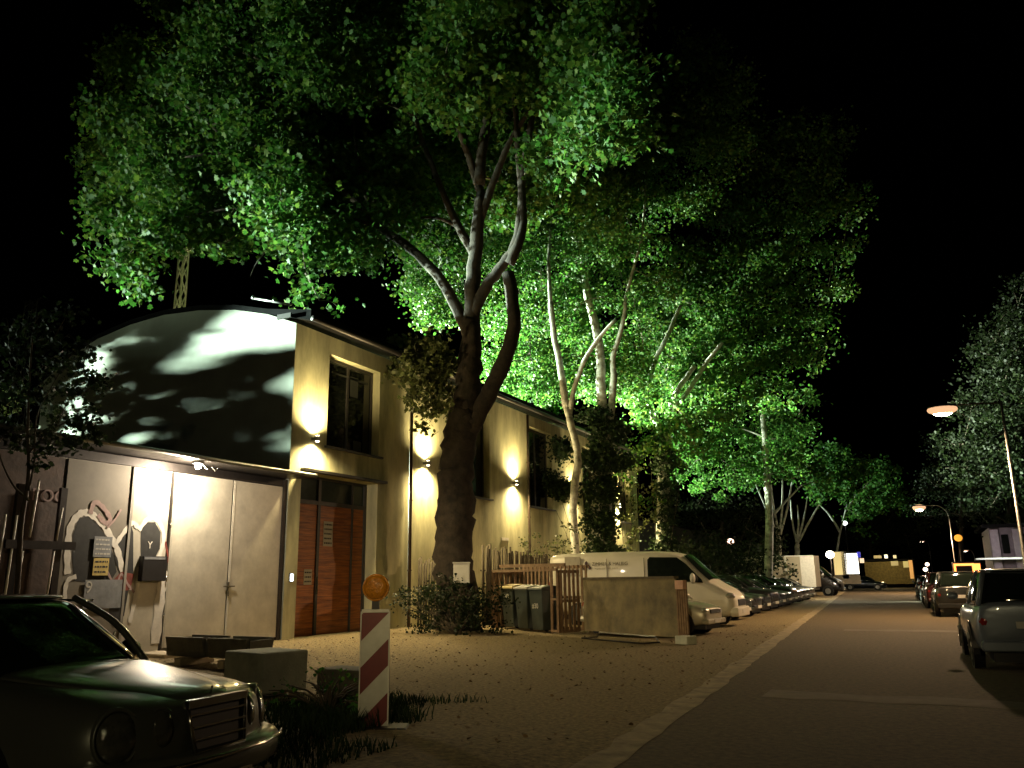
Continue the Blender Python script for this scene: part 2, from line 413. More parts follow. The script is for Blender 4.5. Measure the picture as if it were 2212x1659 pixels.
# downpipes with brackets
for k,(Y,zt,zb) in enumerate(((23.9,8.78,.1),(33.45,8.78,.1),(44.6,8.78,.1))):
    p=MB(); p.tube([(FX+.12,Y,zb),(FX+.12,Y,zt)],.06,8)
    for z in (1.9,4.2,6.6): p.disc((FX+.12,Y,z),(0,0,1),.078,.05,12)
    part(p,'downpipe',M['pipe'],B)
sg=MB(); sg.box(FX,FX+.03,30.95,31.6,3.15,3.27); part(sg,'wall_plate',M['whitepaint'],B)
bb=MB(); bb.box(FX,FX+.3,50-1.2,50-.1,2.3,2.6)
# notices on the door: things stuck on it
def texto(body,size,mtx_loc,rot,m,par=None,name='lettering',ext=.002,align='CENTER'):
    c=bpy.data.curves.new(name,'FONT'); c.body=body; c.size=size; c.extrude=ext; c.align_x=align; c.align_y='CENTER'
    c.materials.append(m); o=bpy.data.objects.new(name,c); col.objects.link(o)
    dg=bpy.context.evaluated_depsgraph_get(); me=bpy.data.meshes.new_from_object(o.evaluated_get(dg)); me.name=name
    bpy.data.objects.remove(o); bpy.data.curves.remove(c)
    if not me.materials: me.materials.append(m)
    o=bpy.data.objects.new(name,me); col.objects.link(o)
    o.location=mtx_loc; o.rotation_euler=rot
    if par: o.parent=par
    return o
FACE=(R_(90),0,R_(90))   # text facing +X
def notice(x,y0,y1,z0,z1,m,label,lines=4,name='notice',lm=None,big=None,cat='notice'):
    t=thing(name,label,cat,(x,(y0+y1)/2,z0))
    q=MB(); q.box(0,.006,-(y1-y0)/2,(y1-y0)/2,0,z1-z0); q.build('sheet',m,t)
    hgt=(z1-z0)
    k=MB()
    for i in range(lines):
        zz=hgt*(1-(i+.7)/(lines+.4)); hh=hgt/(lines+.4)*.34; yy=-(y1-y0)*.40
        while yy<(y1-y0)*.36:
            L_=rr.uniform(.025,.09)*min(1,(y1-y0)/.4); 
            k.box(.006,.0085,yy,min(yy+L_,(y1-y0)*.42),zz-hh/2,zz+hh/2); yy+=L_+.018
    if lines: k.build('printing',lm or M['ink'],t)
    return t
notice(dx+.055,y0+1.62,y0+2.06,2.62,3.35,M['paper'],'tall white notice taped high on the dark door leaf',5)
notice(dx+.055,y0+.82,y0+1.17,1.52,1.95,M['paper'],'small white notice on the orange lit door leaf by the handle',3)
notice(FX-.25,y0+.0,y0+.0,0,0,M['paper'],'x',0) if False else None
bt=thing('door_bell','small glowing white bell plate beside the wooden door','doorbell',(FX+.0,y0-.25,1.72))
q=MB(); q.box(0,.035,-.07,.07,-.12,.12); q.build('plate',M['zinc'],bt); q=MB(); q.box(.035,.045,-.05,.05,-.09,.09); q.build('button_light',glow('bell_glow',(.8,.9,1),9),bt)
# ------------------------------------------------------------------ wall lamps
WARM=(1.0,.78,.38)
lampspots=[(18.85,5.6,'wall lamp at the building corner above the garage canopy',1.25),(24.9,5.6,'wall lamp between the downpipe and the big tree trunk',1.5),
 (32.1,5.6,'wall lamp left of the second downpipe',1.35),(38.9,5.6,'wall lamp hidden behind the ivy clad trunk',1.1),(45.7,5.6,'farthest wall lamp at the far end of the long wall',1.6)]
for (Y,Z,lab,k) in lampspots:
    t=thing('wall_lamp',lab,'wall lamp',(FX,Y,Z),0,'up and down lamps on the long wall')
    q=MB(); q.box(0,.12,-.05,.05,-.04,.04); q.box(.12,.25,-.06,.06,-.075,.075); q.build('housing',M['zinc'],t)
    for s in(-1,1):
        q=MB(); q.disc((.185,0,s*.079),(0,0,s),.05,.006,14); q.build('lens',glow('warm_lens',(1,.85,.55),40),t)
        lamp('wall_lamp_beam','SPOT',(FX+.20,Y,Z+s*.11),950*k*(1 if s>0 else 1.3),WARM,(FX+.20+.30,Y,Z+s*2),164,1.0,.11)
# ------------------------------------------------------------------ garage
GX=-15.6
Gt=thing('garage','low garage with pale metal double doors, graffitied panels and a thin overhanging roof','garage',(GX,6.0,0))
gy0=6.0
q=MB(); q.box(-25,GX-.05,gy0,17.9,-.2,4.15); part(q,'wall',M['greypanel'],Gt)
q=MB(); q.prism([(-25.2,4.62),(-14.75,4.46),(-14.75,4.36),(-25.2,4.42)],'y',gy0-.3,18.05); part(q,'roof',M['darkmetal'],Gt)
q=MB(); q.tube([(-14.68,gy0-.3,4.40),(-14.68,18.1,4.40)],.055,8); part(q,'gutter',M['zinc'],Gt)
q=MB(); q.box(GX-.04,GX+.05,gy0,17.9,4.15,4.34); part(q,'lintel',M['darkmetal'],Gt)
for a,b in ((14.07,15.92),(15.97,17.78)):
    q=MB(); q.box(GX,GX+.045,a,b,.20,4.13)
    q.box(GX+.045,GX+.053,a+.03,a+.07,.22,4.1) 
    dd=part(q,'door',M['whitedoor'],Gt,bevel=.006)
    if a<15:
        q=MB(); q.bar((GX+.08,b+.03,1.28),(GX+.08,b+.03,1.62),.03); q.bar((GX+.09,b-.14,1.52),(GX+.09,b+.22,1.52),.028); q.box(GX+.05,GX+.08,b-.02,b+.05,1.42,1.62); q.build('handle',M['chrome'],dd)
        for z in(.9,1.7,2.9):
            q=MB(); q.tube([(GX+.06,a-.03,z-.06),(GX+.06,a-.03,z+.06)],.02,8); q.build('hinge',M['chrome'],dd)
q=MB(); q.box(GX,GX+.07,17.78,17.9,.0,4.34); part(q,'door_post',M['darkmetal'],Gt)
q=MB(); q.box(GX,GX+.03,14.0,14.05,.0,4.13); part(q,'door_post',M['darkmetal'],Gt)
# panels left of the doors
q=MB(); q.box(GX,GX+.03,12.99,13.98,.12,4.13); part(q,'panel',M['whitedoor'],Gt,'pale pinkish panel beside the doors')
q=MB(); q.box(GX,GX+.03,11.33,12.90,.12,4.13); part(q,'panel',mat('dull_panel',(.19,.17,.135),.7,var=.25,scale=1.5),Gt,'dull cream panel covered in graffiti')
q=MB(); q.box(GX+.0,GX+.06,12.90,12.96,.1,4.13); part(q,'panel_post',M['greypanel'],Gt)
q=MB(); q.box(GX,GX+.025,8.0,11.25,.12,4.13); part(q,'panel',M['brownpanel'],Gt,'rusty brown panel at the left end')
# graffiti drawn with the survey pixels of the wall plane
def ribbon(pts,wd,m,x,name='graffiti',par=Gt):
    P=[atx(u,v,x) for u,v in pts]
    P=[(p.y,p.z) for p in P]
    # catmull resample
    Q=[]
    for i in range(len(P)-1):
        p0=P[max(i-1,0)];p1=P[i];p2=P[i+1];p3=P[min(i+2,len(P)-1)]
        for k in range(6):
            t=k/6; Q.append(tuple(.5*(2*p1[a]+(p2[a]-p0[a])*t+(2*p0[a]-5*p1[a]+4*p2[a]-p3[a])*t*t+(3*p1[a]-p0[a]-3*p2[a]+p3[a])*t**3) for a in(0,1)))
    Q.append(P[-1]); vs=[];fs=[]
    for i,q_ in enumerate(Q):
        a=Q[max(i-1,0)];b=Q[min(i+1,len(Q)-1)]; d=math.hypot(b[0]-a[0],b[1]-a[1]) or 1
        nx_,nz_=-(b[1]-a[1])/d,(b[0]-a[0])/d; wv=wd*(1+.18*math.sin(i*1.7))
        vs+=[(x,q_[0]+nx_*wv/2,q_[1]+nz_*wv/2),(x,q_[0]-nx_*wv/2,q_[1]-nz_*wv/2)]
    for i in range(len(Q)-1): fs.append((2*i,2*i+1,2*i+3,2*i+2))
    mb=MB(); mb.add(vs,fs); return part(mb,name,m,par)
def patch(pts,m,x,name='graffiti',par=Gt):
    mb=MB(); P=[atx(u,v,x) for u,v in pts]; mb.add([(x,p.y,p.z) for p in P],[tuple(range(len(P)))]); return part(mb,name,m,par)
gx=GX+.034
patch([(156,1200),(158,1155),(170,1120),(190,1115),(212,1135),(232,1165),(246,1200),(252,1235),(236,1260),(160,1255)],M['blackpaint'],gx)
patch([(246,1187),(262,1160),(283,1133),(288,1150),(288,1240),(262,1245),(250,1215)],M['blackpaint'],gx+.003)
patch([(304,1145),(318,1128),(335,1128),(347,1150),(345,1185),(330,1215),(304,1205)],M['blackpaint'],gx)
ribbon([(146,1240),(146,1190),(152,1140),(170,1112),(190,1108),(215,1125),(240,1160),(256,1195),(268,1245)],.14,M['whitepaint'],gx+.005)
ribbon([(246,1183),(262,1158),(286,1130),(298,1140)],.10,M['whitepaint'],gx+.009)
ribbon([(300,1145),(318,1122),(338,1122),(353,1150),(350,1185),(335,1215),(305,1215)],.10,M['whitepaint'],gx+.005)
ribbon([(300,1225),(296,1270),(288,1310),(280,1345)],.10,M['whitepaint'],gx+.008)
ribbon([(345,1225),(352,1250),(345,1300),(335,1390)],.26,M['whitepaint'],gx+.008)
ribbon([(165,1245),(146,1255),(140,1290),(146,1330),(165,1370)],.09,M['whitepaint'],gx+.010)
patch([(236,1262),(262,1235),(290,1240),(282,1270),(262,1290),(240,1285)],M['redpaint'],gx+.012)
ribbon([(232,1235),(250,1265),(262,1240),(276,1262),(290,1280)],.05,M['pinkpaint'],gx+.016)
patch([(235,1280),(278,1275),(268,1330),(250,1350),(236,1330)],M['blackpaint'],gx+.014)
ribbon([(195,1110),(205,1085),(222,1095),(238,1120),(228,1130),(212,1112)],.10,M['pinkpaint'],gx+.012)
for k in range(9):
    u=150+k*13; v=1345+(k%3)*16+k*5
    patch([(u,v),(u+rr.uniform(8,18),v-rr.uniform(4,12)),(u+rr.uniform(14,24),v+rr.uniform(2,10)),(u+rr.uniform(4,12),v+rr.uniform(10,22))],M['whitepaint'] if k%2 else M['blackpaint'],gx+.018+.001*k)
ribbon([(357,1170),(362,1195),(364,1215)],.05,M['redpaint'],gx+.004)
ribbon([(232,1140),(250,1120),(262,1100)],.04,M['pinkpaint'],gx+.02)
# thin scratched tag on the brown panel and on the black oval
tg=texto('ROC',.34,(0,0,0),FACE,M['pinkpaint'],Gt,'graffiti'); tg.location=Vector(atx(105,1072,GX+.04))-Vector(Gt.location)
tg=texto('Y',.22,(0,0,0),FACE,M['whitepaint'],Gt,'graffiti'); tg.location=Vector(atx(324,1178,gx+.008))-Vector(Gt.location)
tg=texto('n',.22,(0,0,0),FACE,M['whitepaint'],Gt,'graffiti'); tg.location=Vector(atx(306,1206,gx+.008))-Vector(Gt.location)
def at_yz(u,v,x): p=atx(u,v,x); return p.y,p.z
def wall_notice(u0,v0,u1,v1,m,label,lines,lm=None,x=GX+.06,**k):
    a=at_yz(u0,v1,x); b=at_yz(u1,v0,x); return notice(x,a[0],b[0],a[1],b[1],m,label,lines,lm=lm,**k)
wall_notice(200,1160,243,1203,M['greysheet'],'grey notice with rows of lettering above the yellow one',4,lm=M['paper'])
wall_notice(199,1206,236,1243,M['yellowpaper'],'yellow notice on the graffitied garage panel',3)
n_=wall_notice(178,1252,265,1316,M['greysheet'],'large grey sheet pasted low on the graffitied panel',0)
tg=texto('9',.34,(.009,-.36,.42),FACE,M['paper'],n_); 
bxs=thing('letter_box','black letter box on the pale panel beside the garage doors','letter box',(GX+.03,13.60,1.66))
q=MB(); q.box(0,.14,-.33,.33,0,.54); q.build('box',M['black'],bxs,bevel=.01); q=MB(); q.box(.14,.146,-.31,.26,.47,.52); q.build('label_strip',M['greysheet'],bxs)
# left end: gate-like frame of pale rods and a dark cross bar
Fr=thing('gate_bars','dark cross bar with pale vertical rods leaning on the brown garage panel','gate',(GX+.25,10.2,0))
q=MB(); q.box(-.03,.03,-.15,1.30,2.28,2.44); q.build('cross_bar',M['darkmetal'],Fr)
for k,(yy,za,zb) in enumerate(((-.22,1.0,2.9),(.0,1.0,2.9),(.36,2.5,3.6),(.2,1.0,2.24),(.84,1.2,2.26),(.92,2.46,3.1))):
    q=MB(); q.tube([(.0,yy-.04,za),(.0,yy+.02,zb)],.022,6); q.build('rod',M['whitepaint'],Fr)
for yy in(.08,.98):
    q=MB(); q.box(-.12,-.04,yy-.07,yy+.07,0,3.5 if yy<1 else 3.1); q.build('post',M['darkmetal'],Fr)
# flood lamp under the canopy
Lt=thing('canopy_lamp','glaring white lamp under the garage roof edge','lamp',(-14.80,14.02,4.28))
q=MB(); q.box(-.09,.09,-.10,.10,0,.06); q.build('bracket',M['zinc'],Lt)
q=MB(); q.ball((-.0,0,-.06),(.07,.075,.06)); q.build('bulb',glow('bulb_glow',(1,.85,.78),90),Lt)
cb=MB(); cb.tube([(.02,.1,.0),(.03,.25,-.10),(.03,.38,-.02),(.03,.5,-.12),(.03,.62,.0)],.012,5); cb.build('cable',M['whitepaint'],Lt)
lamp('canopy_lamp_light','POINT',(-14.85,14.0,4.12),520,(1.0,.83,.60),radius=.08)
# small things on the right post: keep the light strip of the reveal
# ------------------------------------------------------------------ leaves and trees
LS=np.array([(0,-.5),(.28,-.30),(.52,-.34),(.36,-.02),(.50,.26),(.20,.22),(0,.56),(-.20,.22),(-.50,.26),(-.36,-.02),(-.52,-.34),(-.28,-.30)])
LS6=np.array([(0,-.5),(.42,-.2),(.3,.2),(0,.5),(-.3,.2),(-.42,-.2)])
def leaves_mesh(name,m,centers,size,rng,parent=None,shape=LS6,down=.35,jit=.3):
    """centers Nx3 -> one mesh of leaf blades"""
    N=len(centers); K=len(shape)
    # random orthonormal frames, normals biased outward/up a little
    n=rng.normal(size=(N,3)); n[:,2]=np.abs(n[:,2])*.6+down; n/=np.linalg.norm(n,axis=1)[:,None]
    a=rng.normal(size=(N,3)); a[:,2]-=.6; a-= (a*n).sum(1)[:,None]*n; a/=np.linalg.norm(a,axis=1)[:,None]
    b=np.cross(n,a); s=size*rng.uniform(1-jit,1+jit,size=N)
    V=centers[:,None,:]+(a[:,None,:]*shape[None,:,1,None]+b[:,None,:]*shape[None,:,0,None])*s[:,None,None]
    # fold the blade a little
    V+= n[:,None,:]*(np.abs(shape[None,:,0,None])*-.35*s[:,None,None])
    V=V.reshape(-1,3)
    me=bpy.data.meshes.new(name); me.vertices.add(N*K); me.vertices.foreach_set('co',V.astype(np.float32).ravel())
    me.loops.add(N*K); me.loops.foreach_set('vertex_index',np.arange(N*K,dtype=np.int32))
    me.polygons.add(N); me.polygons.foreach_set('loop_start',np.arange(0,N*K,K,dtype=np.int32))
    try: me.polygons.foreach_set('loop_total',np.full(N,K,dtype=np.int32))
    except Exception: pass
    me.materials.append(m); me.update(calc_edges=True)
    o=bpy.data.objects.new(name,me); col.objects.link(o)
    if parent: o.parent=parent; o.location=-Vector(parent.location)
    return o
def blob_points(blobs,per_m3,rng,clump=.55,lpc=26):
    """leaf centres grouped in sprays inside ellipsoids (x,y,z,rx,ry,rz)"""
    out=[]
    for (x,y,z,rx,ry,rz,*k) in blobs:
        dens=k[0] if k else 1
        vol=4.19*rx*ry*rz; nc=max(3,int(vol*per_m3*dens/lpc))
        d=rng.normal(size=(nc,3)); d/=np.linalg.norm(d,axis=1)[:,None]
        r=rng.uniform(.12,1,size=nc)**.45
        c=np.array([x,y,z])+d*r[:,None]*np.array([rx,ry,rz])*rng.uniform(.82,1.12,size=(nc,1))
        cs=rng.uniform(.55,1.4,size=nc)*clump
        p=c[:,None,:]+rng.normal(size=(nc,lpc,3))*cs[:,None,None]*np.array([.55,.55,.38])
        out.append(p.reshape(-1,3))
    return np.concatenate(out)
def smooth_path(P,k=5):
    P=[Vector(p) for p in P]; Q=[]
    for i in range(len(P)-1):
        p0=P[max(i-1,0)];p1=P[i];p2=P[i+1];p3=P[min(i+2,len(P)-1)]
        for j in range(k):
            t=j/k; Q.append(.5*(2*p1+(p2-p0)*t+(2*p0-5*p1+4*p2-p3)*t*t+(3*p1-p0-3*p2+p3)*t**3))
    Q.append(P[-1]); return Q
def limb(mb,P,r0,r1,rnd,n=8,wob=.06,k=4,pw=1):
    Q=smooth_path(P,k); m=len(Q)-1
    rad=[r0+(r1-r0)*(i/m)**pw for i in range(m+1)]
    rad=[r_*(1+rnd.uniform(-.05,.05)) for r_ in rad]
    jit=[q+Vector([rnd.uniform(-1,1)*rad[i]*.12 for _ in range(3)]) for i,q in enumerate(Q)]
    mb.tube(jit,rad,n,True,wob,rnd)
def twigs(mb,src,blobs,rnd,r=.05,lim=3):
    """thin branches from the nearest skeleton points out to each spray mass"""
    src=list(src); pend=[(Vector(b[:3]),b) for b in blobs]
    pend.sort(key=lambda t: min((p-t[0]).length for p in src))
    for c,(x,y,z,rx,ry,rz,*k) in pend:
        s=min(src,key=lambda p:(p-c).length); L_=(s-c).length
        mid=(s+c)/2+Vector((rnd.uniform(-.15,.15),rnd.uniform(-.15,.15),rnd.uniform(0,.2)))*L_*.5
        limb(mb,[s,mid,c],r*1.5,r*.8,rnd,5,.05,3)
        src+=[mid,c]
        for j in range(lim):
            e=c+Vector((rnd.uniform(-1,1)*rx*.8,rnd.uniform(-1,1)*ry*.8,rnd.uniform(-.6,.9)*rz))
            limb(mb,[c,(c+e)/2+Vector((0,0,.15)),e],r*.6,r*.2,rnd,4,.05,2)
def B_(u,v,Y,r,ry=None,rz=None,d=1):
    p=at(u,v,Y); return (p.x,p.y,p.z,r,ry or r,rz or r*.75,d)
def tree(name,label,base,limbs,blobs,seed,barkm,leafm,per=26,size=.19,cat='tree',group=None,shape=LS6,tw=.05,lim=3,clump=.55):
    rnd=random.Random(seed); rng=np.random.default_rng(seed)
    t=thing(name,label,cat,base,0,group)
    mb=MB(); src=[]
    for (P,r0,r1,n) in limbs:
        limb(mb,P,r0,r1,rnd,n,.09 if n>12 else .06,7 if n>12 else 4)
        if r1<.35: src+=smooth_path(P,4)[3:]
    tr=mb.build('trunk',barkm,t); tr.location=-Vector(base)
    tb=MB(); twigs(tb,src,blobs,rnd,tw,lim); b=tb.build('branches',M['twig'],t); b.location=-Vector(base)
    if blobs:
        leaves_mesh('crown',leafm,blob_points(blobs,per,rng,clump),size,rng,t,shape)
    return t
# big foreground plane tree
Y1=23.5
A=lambda u,v,dy=0:at(u,v,Y1+dy)
b1=Vector((-13.3,23.5,0))
limbs1=[([b1+Vector((0,0,-.2)),b1+Vector((.02,0,.8)),A(978,1200),A(983,1080),A(988,980),A(1002,890)],.66,.53,26),([A(1000,930),A(1010,850),A(1016,760),A(1018,690)],.50,.30,18),
 ([b1+Vector((-.5,-.2,-.1)),b1+Vector((-.2,0,1.0)),A(965,1180)],.42,.38,12),
 ([A(1012,860),A(1018,700),A(1022,600),A(1030,520),A(1040,420)],.30,.20,10),
 ([A(1035,400),A(1045,300),A(1075,150,1),A(1090,20,2)],.22,.09,8),
 ([A(1040,420),A(1020,360),A(985,260,-1),A(960,150,-1)],.16,.06,7),
 ([A(1015,930),A(1065,830),A(1095,770),A(1110,680),A(1098,590)],.30,.20,12),
 ([A(1020,690),A(1050,620),A(1088,570),A(1118,510),A(1130,380),A(1150,250)],.22,.10,8),
 ([A(1100,570),A(1130,480),A(1120,330),A(1110,200)],.20,.08,8),
 ([A(1012,720),A(980,650),A(940,590),A(885,535),A(820,490),A(750,420),A(670,380)],.22,.09,8),
 ([A(1030,560),A(990,490),A(950,400),A(915,310),A(895,250,-1)],.17,.07,8),
 ([A(990,490),A(950,472),A(910,470)],.08,.04,6),
 ([A(1035,480),A(1075,370),A(1110,290),A(1180,190)],.16,.06,7),
 ([A(500,450,-3),A(400,470,-3),A(300,520,-3)],.05,.02,5),([A(520,330,-2),A(430,250,-3),A(330,180,-3)],.05,.02,5),([A(640,360,-1),A(600,260,-2),A(590,140,-2)],.06,.02,5),([A(800,460),A(770,330,1),A(760,180,1)],.08,.03,5),([A(640,470,-2),A(560,560,-2),A(540,600,-2)],.03,.012,5),([A(750,420),A(640,360,-1),A(520,330,-2),A(400,340,-3)],.10,.05,6),
 ([A(820,490),A(740,470,-1),A(640,470,-2),A(500,450,-3)],.08,.03,6)]
rb=random.Random(11)
bl1=[]
# lower fringe on the left, hanging over the roof
for (u,v,r,dy) in ((270,560,1.25,-3),(300,650,.55,-3),(312,600,.8,-3),(250,470,1.3,-3),(350,500,1.4,-3),(430,470,1.4,-2.5),(520,500,1.0,-2),(470,540,.6,-2.5),(560,430,1.4,-2),
  (620,520,1.1,-1.5),(660,590,.8,-1.5),(690,650,.7,-1.5),(640,480,1.2,-1.5),(700,520,1.0,-1),(780,560,.8,-.5),(840,520,.9,0),(760,490,1.0,-.5),(760,560,.6,-1),(870,480,.9,1),
  (800,440,1.1,0),(900,430,.9,1),(840,350,1.2,0),(930,520,.7,1.5),(970,560,.8,2)):
    bl1.append(B_(u,v,Y1+dy,r,r*1.1,r*.72))
for j in range(300):
    u=rb.uniform(150,1330); v=rb.uniform(-180,470)
    cx=800; 
    if u<300-(v)*.35 and v<300: continue
    if v>380 and u<230: continue
    if 845<u<945 and 330<v<440: continue
    if u>1150 and v>330: continue
    r=rb.uniform(1.0,1.7); dy=rb.uniform(-4,4)
    if 660<u<1200 and v>200: dy=rb.uniform(1.5,5)
    if 985<u<1085 and v>300: continue
    bl1.append(B_(u,v,Y1+dy,r,r,r*.75,.8))
for j in range(46):
    bl1.append(B_(rb.uniform(600,900),rb.uniform(360,545),Y1+rb.uniform(.5,4.5),rb.uniform(.8,1.3)))
for j in range(26):
    bl1.append(B_(rb.uniform(330,700),rb.uniform(420,520),Y1+rb.uniform(-2,3),rb.uniform(.8,1.3)))
tree('plane_tree','huge dark plane tree with a thick mottled trunk standing before the long wall',tuple(b1),limbs1,bl1,21,M['bark'],M['leaf'],100,.185,shape=LS,tw=.025,lim=1)
# shoots on its trunk
def bush(name,label,base,blobs,seed,m,per=60,size=.12,cat='shrub',group=None,stems=10,shape=LS6,clump=.3,h=None):
    rnd=random.Random(seed); rng=np.random.default_rng(seed)
    t=thing(name,label,cat,base,0,group)
    mb=MB(); bb=Vector(base)
    for i in range(stems):
        x,y,z,rx,ry,rz=blobs[rnd.randrange(len(blobs))][:6]
        e=Vector((x+rnd.uniform(-.7,.7)*rx,y+rnd.uniform(-.7,.7)*ry,z+rnd.uniform(-.3,.8)*rz)); s=bb+Vector((rnd.uniform(-.1,.1),rnd.uniform(-.1,.1),0))
        limb(mb,[s,(s+e)/2+Vector((0,0,.1)),e],.02,.006,rnd,4,.05,2)
    st_=mb.build('stems',M['twig'],t); st_.location=-bb
    leaves_mesh('foliage',m,blob_points(blobs,per,rng,clump,16),size,rng,t,shape)
    return t
sp=[B_(860,800,22.8,.4),B_(900,790,22.7,.5),B_(870,740,22.8,.45),B_(880,770,22.8,.55),B_(925,740,22.9,.5),B_(910,830,22.7,.6),B_(950,790,22.9,.6),B_(885,870,22.7,.35),B_(935,880,22.8,.55),B_(920,925,22.7,.32),B_(850,745,22.8,.3),B_(960,850,23,.4)]
bush('trunk_shoots','leafy olive shoots sprouting from the upper trunk of the big plane tree',tuple(A(985,860)),sp,5,M['leafolive'],560,.15,'shoots',None,14,LS,.28)
# bush at its foot
fb=[B_(u,v,Y,r,r,r*.8) for (u,v,Y,r) in ((900,1310,21.6,.55),(940,1290,22,.6),(985,1300,22,.7),(1030,1310,22.4,.6),(1010,1345,21.8,.5),(940,1345,21.5,.5),(900,1350,21.3,.4),(870,1290,21.8,.4),(1050,1350,22.8,.5),(980,1260,22.4,.4),(1060,1290,23,.5))]
bush('foot_shrub','low dark green shrub crowding the foot of the big plane tree',(-12.4,21.9,0),fb,6,M['leafdark'],520,.085,stems=30,clump=.25)

bk_=[]
rk=random.Random(90)
for j in range(110):
    u=rk.uniform(860,1330); v=rk.uniform(60,520); 
    if 845<u<935 and 330<v<440: continue
    bk_.append((u,v,rk.uniform(1.1,1.7),rk.uniform(-6,2)))
for j in range(30): bk_.append((rk.uniform(880,1010),rk.uniform(560,700),rk.uniform(.6,.95),rk.uniform(-6,-2)))
for j in range(44): bk_.append((rk.uniform(1150,1385),rk.uniform(520,860),rk.uniform(.9,1.3),rk.uniform(4,9)))
for j in range(34): bk_.append((rk.uniform(1030,1200),rk.uniform(480,860),rk.uniform(.7,1.1),rk.uniform(-1,5)))
# slender tree and ivy clad tree behind
Y2=33.5
S=lambda u,v,dy=0:at(u,v,Y2+dy)
b2=Vector((S(1246,1345).x,Y2,0))
tree('slender_tree','slender leaning tree with a forked stem before the ivy clad trunk',tuple(b2),
 [([b2,S(1243,1200),S(1238,1080),S(1248,1000),S(1242,950),S(1226,890),S(1218,850)],.20,.15,8),
  ([S(1222,880),S(1212,800),S(1198,730),S(1190,655)],.17,.12,8),([S(1190,655),S(1185,560),S(1195,450,1)],.11,.05,6),
  ([S(1230,900),S(1240,840),S(1262,780),S(1290,735),S(1330,690)],.13,.07,8)],
 [B_(u,v,Y2+dy,r,r,r*.75) for (u,v,r,dy) in ((1130,600,1.0,1),(1170,540,1.1,1),(1150,690,.8,2),(1215,620,.9,2.2),(1130,780,1.1,3),(1090,840,1.1,4),(1160,840,1.0,3),(1090,700,1.0,2),(1060,780,.9,3),(1200,480,1.2,2),(1240,670,.8,2.5),(1250,560,1.1,1.5),(1130,480,1.2,2),(1250,440,1.3,2),(1320,640,.9,2),(1175,900,.7,4))],
 31,M['palebark'],M['leaf2'],120,.15,tw=.02,lim=1)
Y3=37.5
I=lambda u,v,dy=0:at(u,v,Y3+dy)
b3=Vector((I(1300,1300).x,Y3,0))
tree('ivy_clad_tree','thick trunk wrapped in dark ivy with bright white limbs above the roof line',tuple(b3),
 [([b3,I(1300,1150),I(1302,1000),I(1302,900)],.62,.42,12),
  ([I(1302,930),I(1300,850),I(1293,740),I(1270,640),I(1262,580),I(1250,520),I(1240,500)],.27,.11,9),
  ([I(1245,520),I(1270,480),I(1285,440)],.09,.04,6),([I(1245,520),I(1215,490),I(1180,470)],.08,.04,6),
  ([I(1268,615),I(1240,600),I(1205,592)],.10,.05,6),
  ([I(1315,930),I(1325,830),I(1325,770),I(1345,700),I(1352,640)],.20,.08,8),
  ([I(1352,640),I(1368,580),I(1385,520),I(1393,440),I(1395,400)],.09,.05,6),([I(1385,520),I(1360,480),I(1340,450)],.04,.03,5)],
 [B_(u,v,Y3+dy,r,r,r*.75) for (u,v,r,dy) in ((1330,540,1.2,0),(1240,380,1.5,0),(1180,330,1.6,0),(1300,330,1.6,0),(1380,420,1.5,1),(1420,330,1.6,1),(1400,520,1.3,1),(1420,610,1.3,1.5),(1370,640,1.0,2),(1340,290,1.6,0),(1480,430,1.6,1),(1490,260,1.7,1),(1400,220,1.7,1),(1280,220,1.7,0),(1380,700,.9,2.5),(1330,420,1.3,-1),(1290,500,1.1,2.5),(1160,420,1.3,2),(1230,700,1.0,4),(1280,790,.9,4.5),(1390,760,.8,4),(960,640,1.0,-3),(930,620,.8,-4),(900,650,.7,-4),(980,560,1.1,-2),(1010,500,1.2,-1),(960,480,1.1,-2),(1060,480,1.3,0),(1080,560,1.2,0),(1060,640,1.1,0),(1110,600,1.1,0),(1000,620,.9,-2),(1130,540,1.2,0),(1090,700,1.0,2),(960,700,.6,-3),(1000,420,1.3,0),(1070,400,1.4,0),(1550,330,1.7,2),(1560,200,1.7,2),(1500,130,1.7,2),*bk_)],
 32,M['palebark'],M['leaf'],105,.165,tw=.02,lim=1)
iv=[B_(1300,v,Y3-.3,.85 if v>940 else .6,.7,.9) for v in (920,990,1060,1130,1200,1260)]+[B_(1270,900,Y3,.5),B_(1335,930,Y3,.6),B_(1350,1000,Y3,.5),B_(1265,1000,Y3,.45),B_(1200,970,Y3-.5,.8),B_(1185,1040,Y3-1,.6),B_(1215,1060,Y3-1,.7)]
bush('ivy','dark ivy wrapped round the thick trunk behind the slender tree',tuple(b3+Vector((0,-.7,0))),iv,8,M['ivy'],1000,.16,'ivy',None,16,LS6,.30)
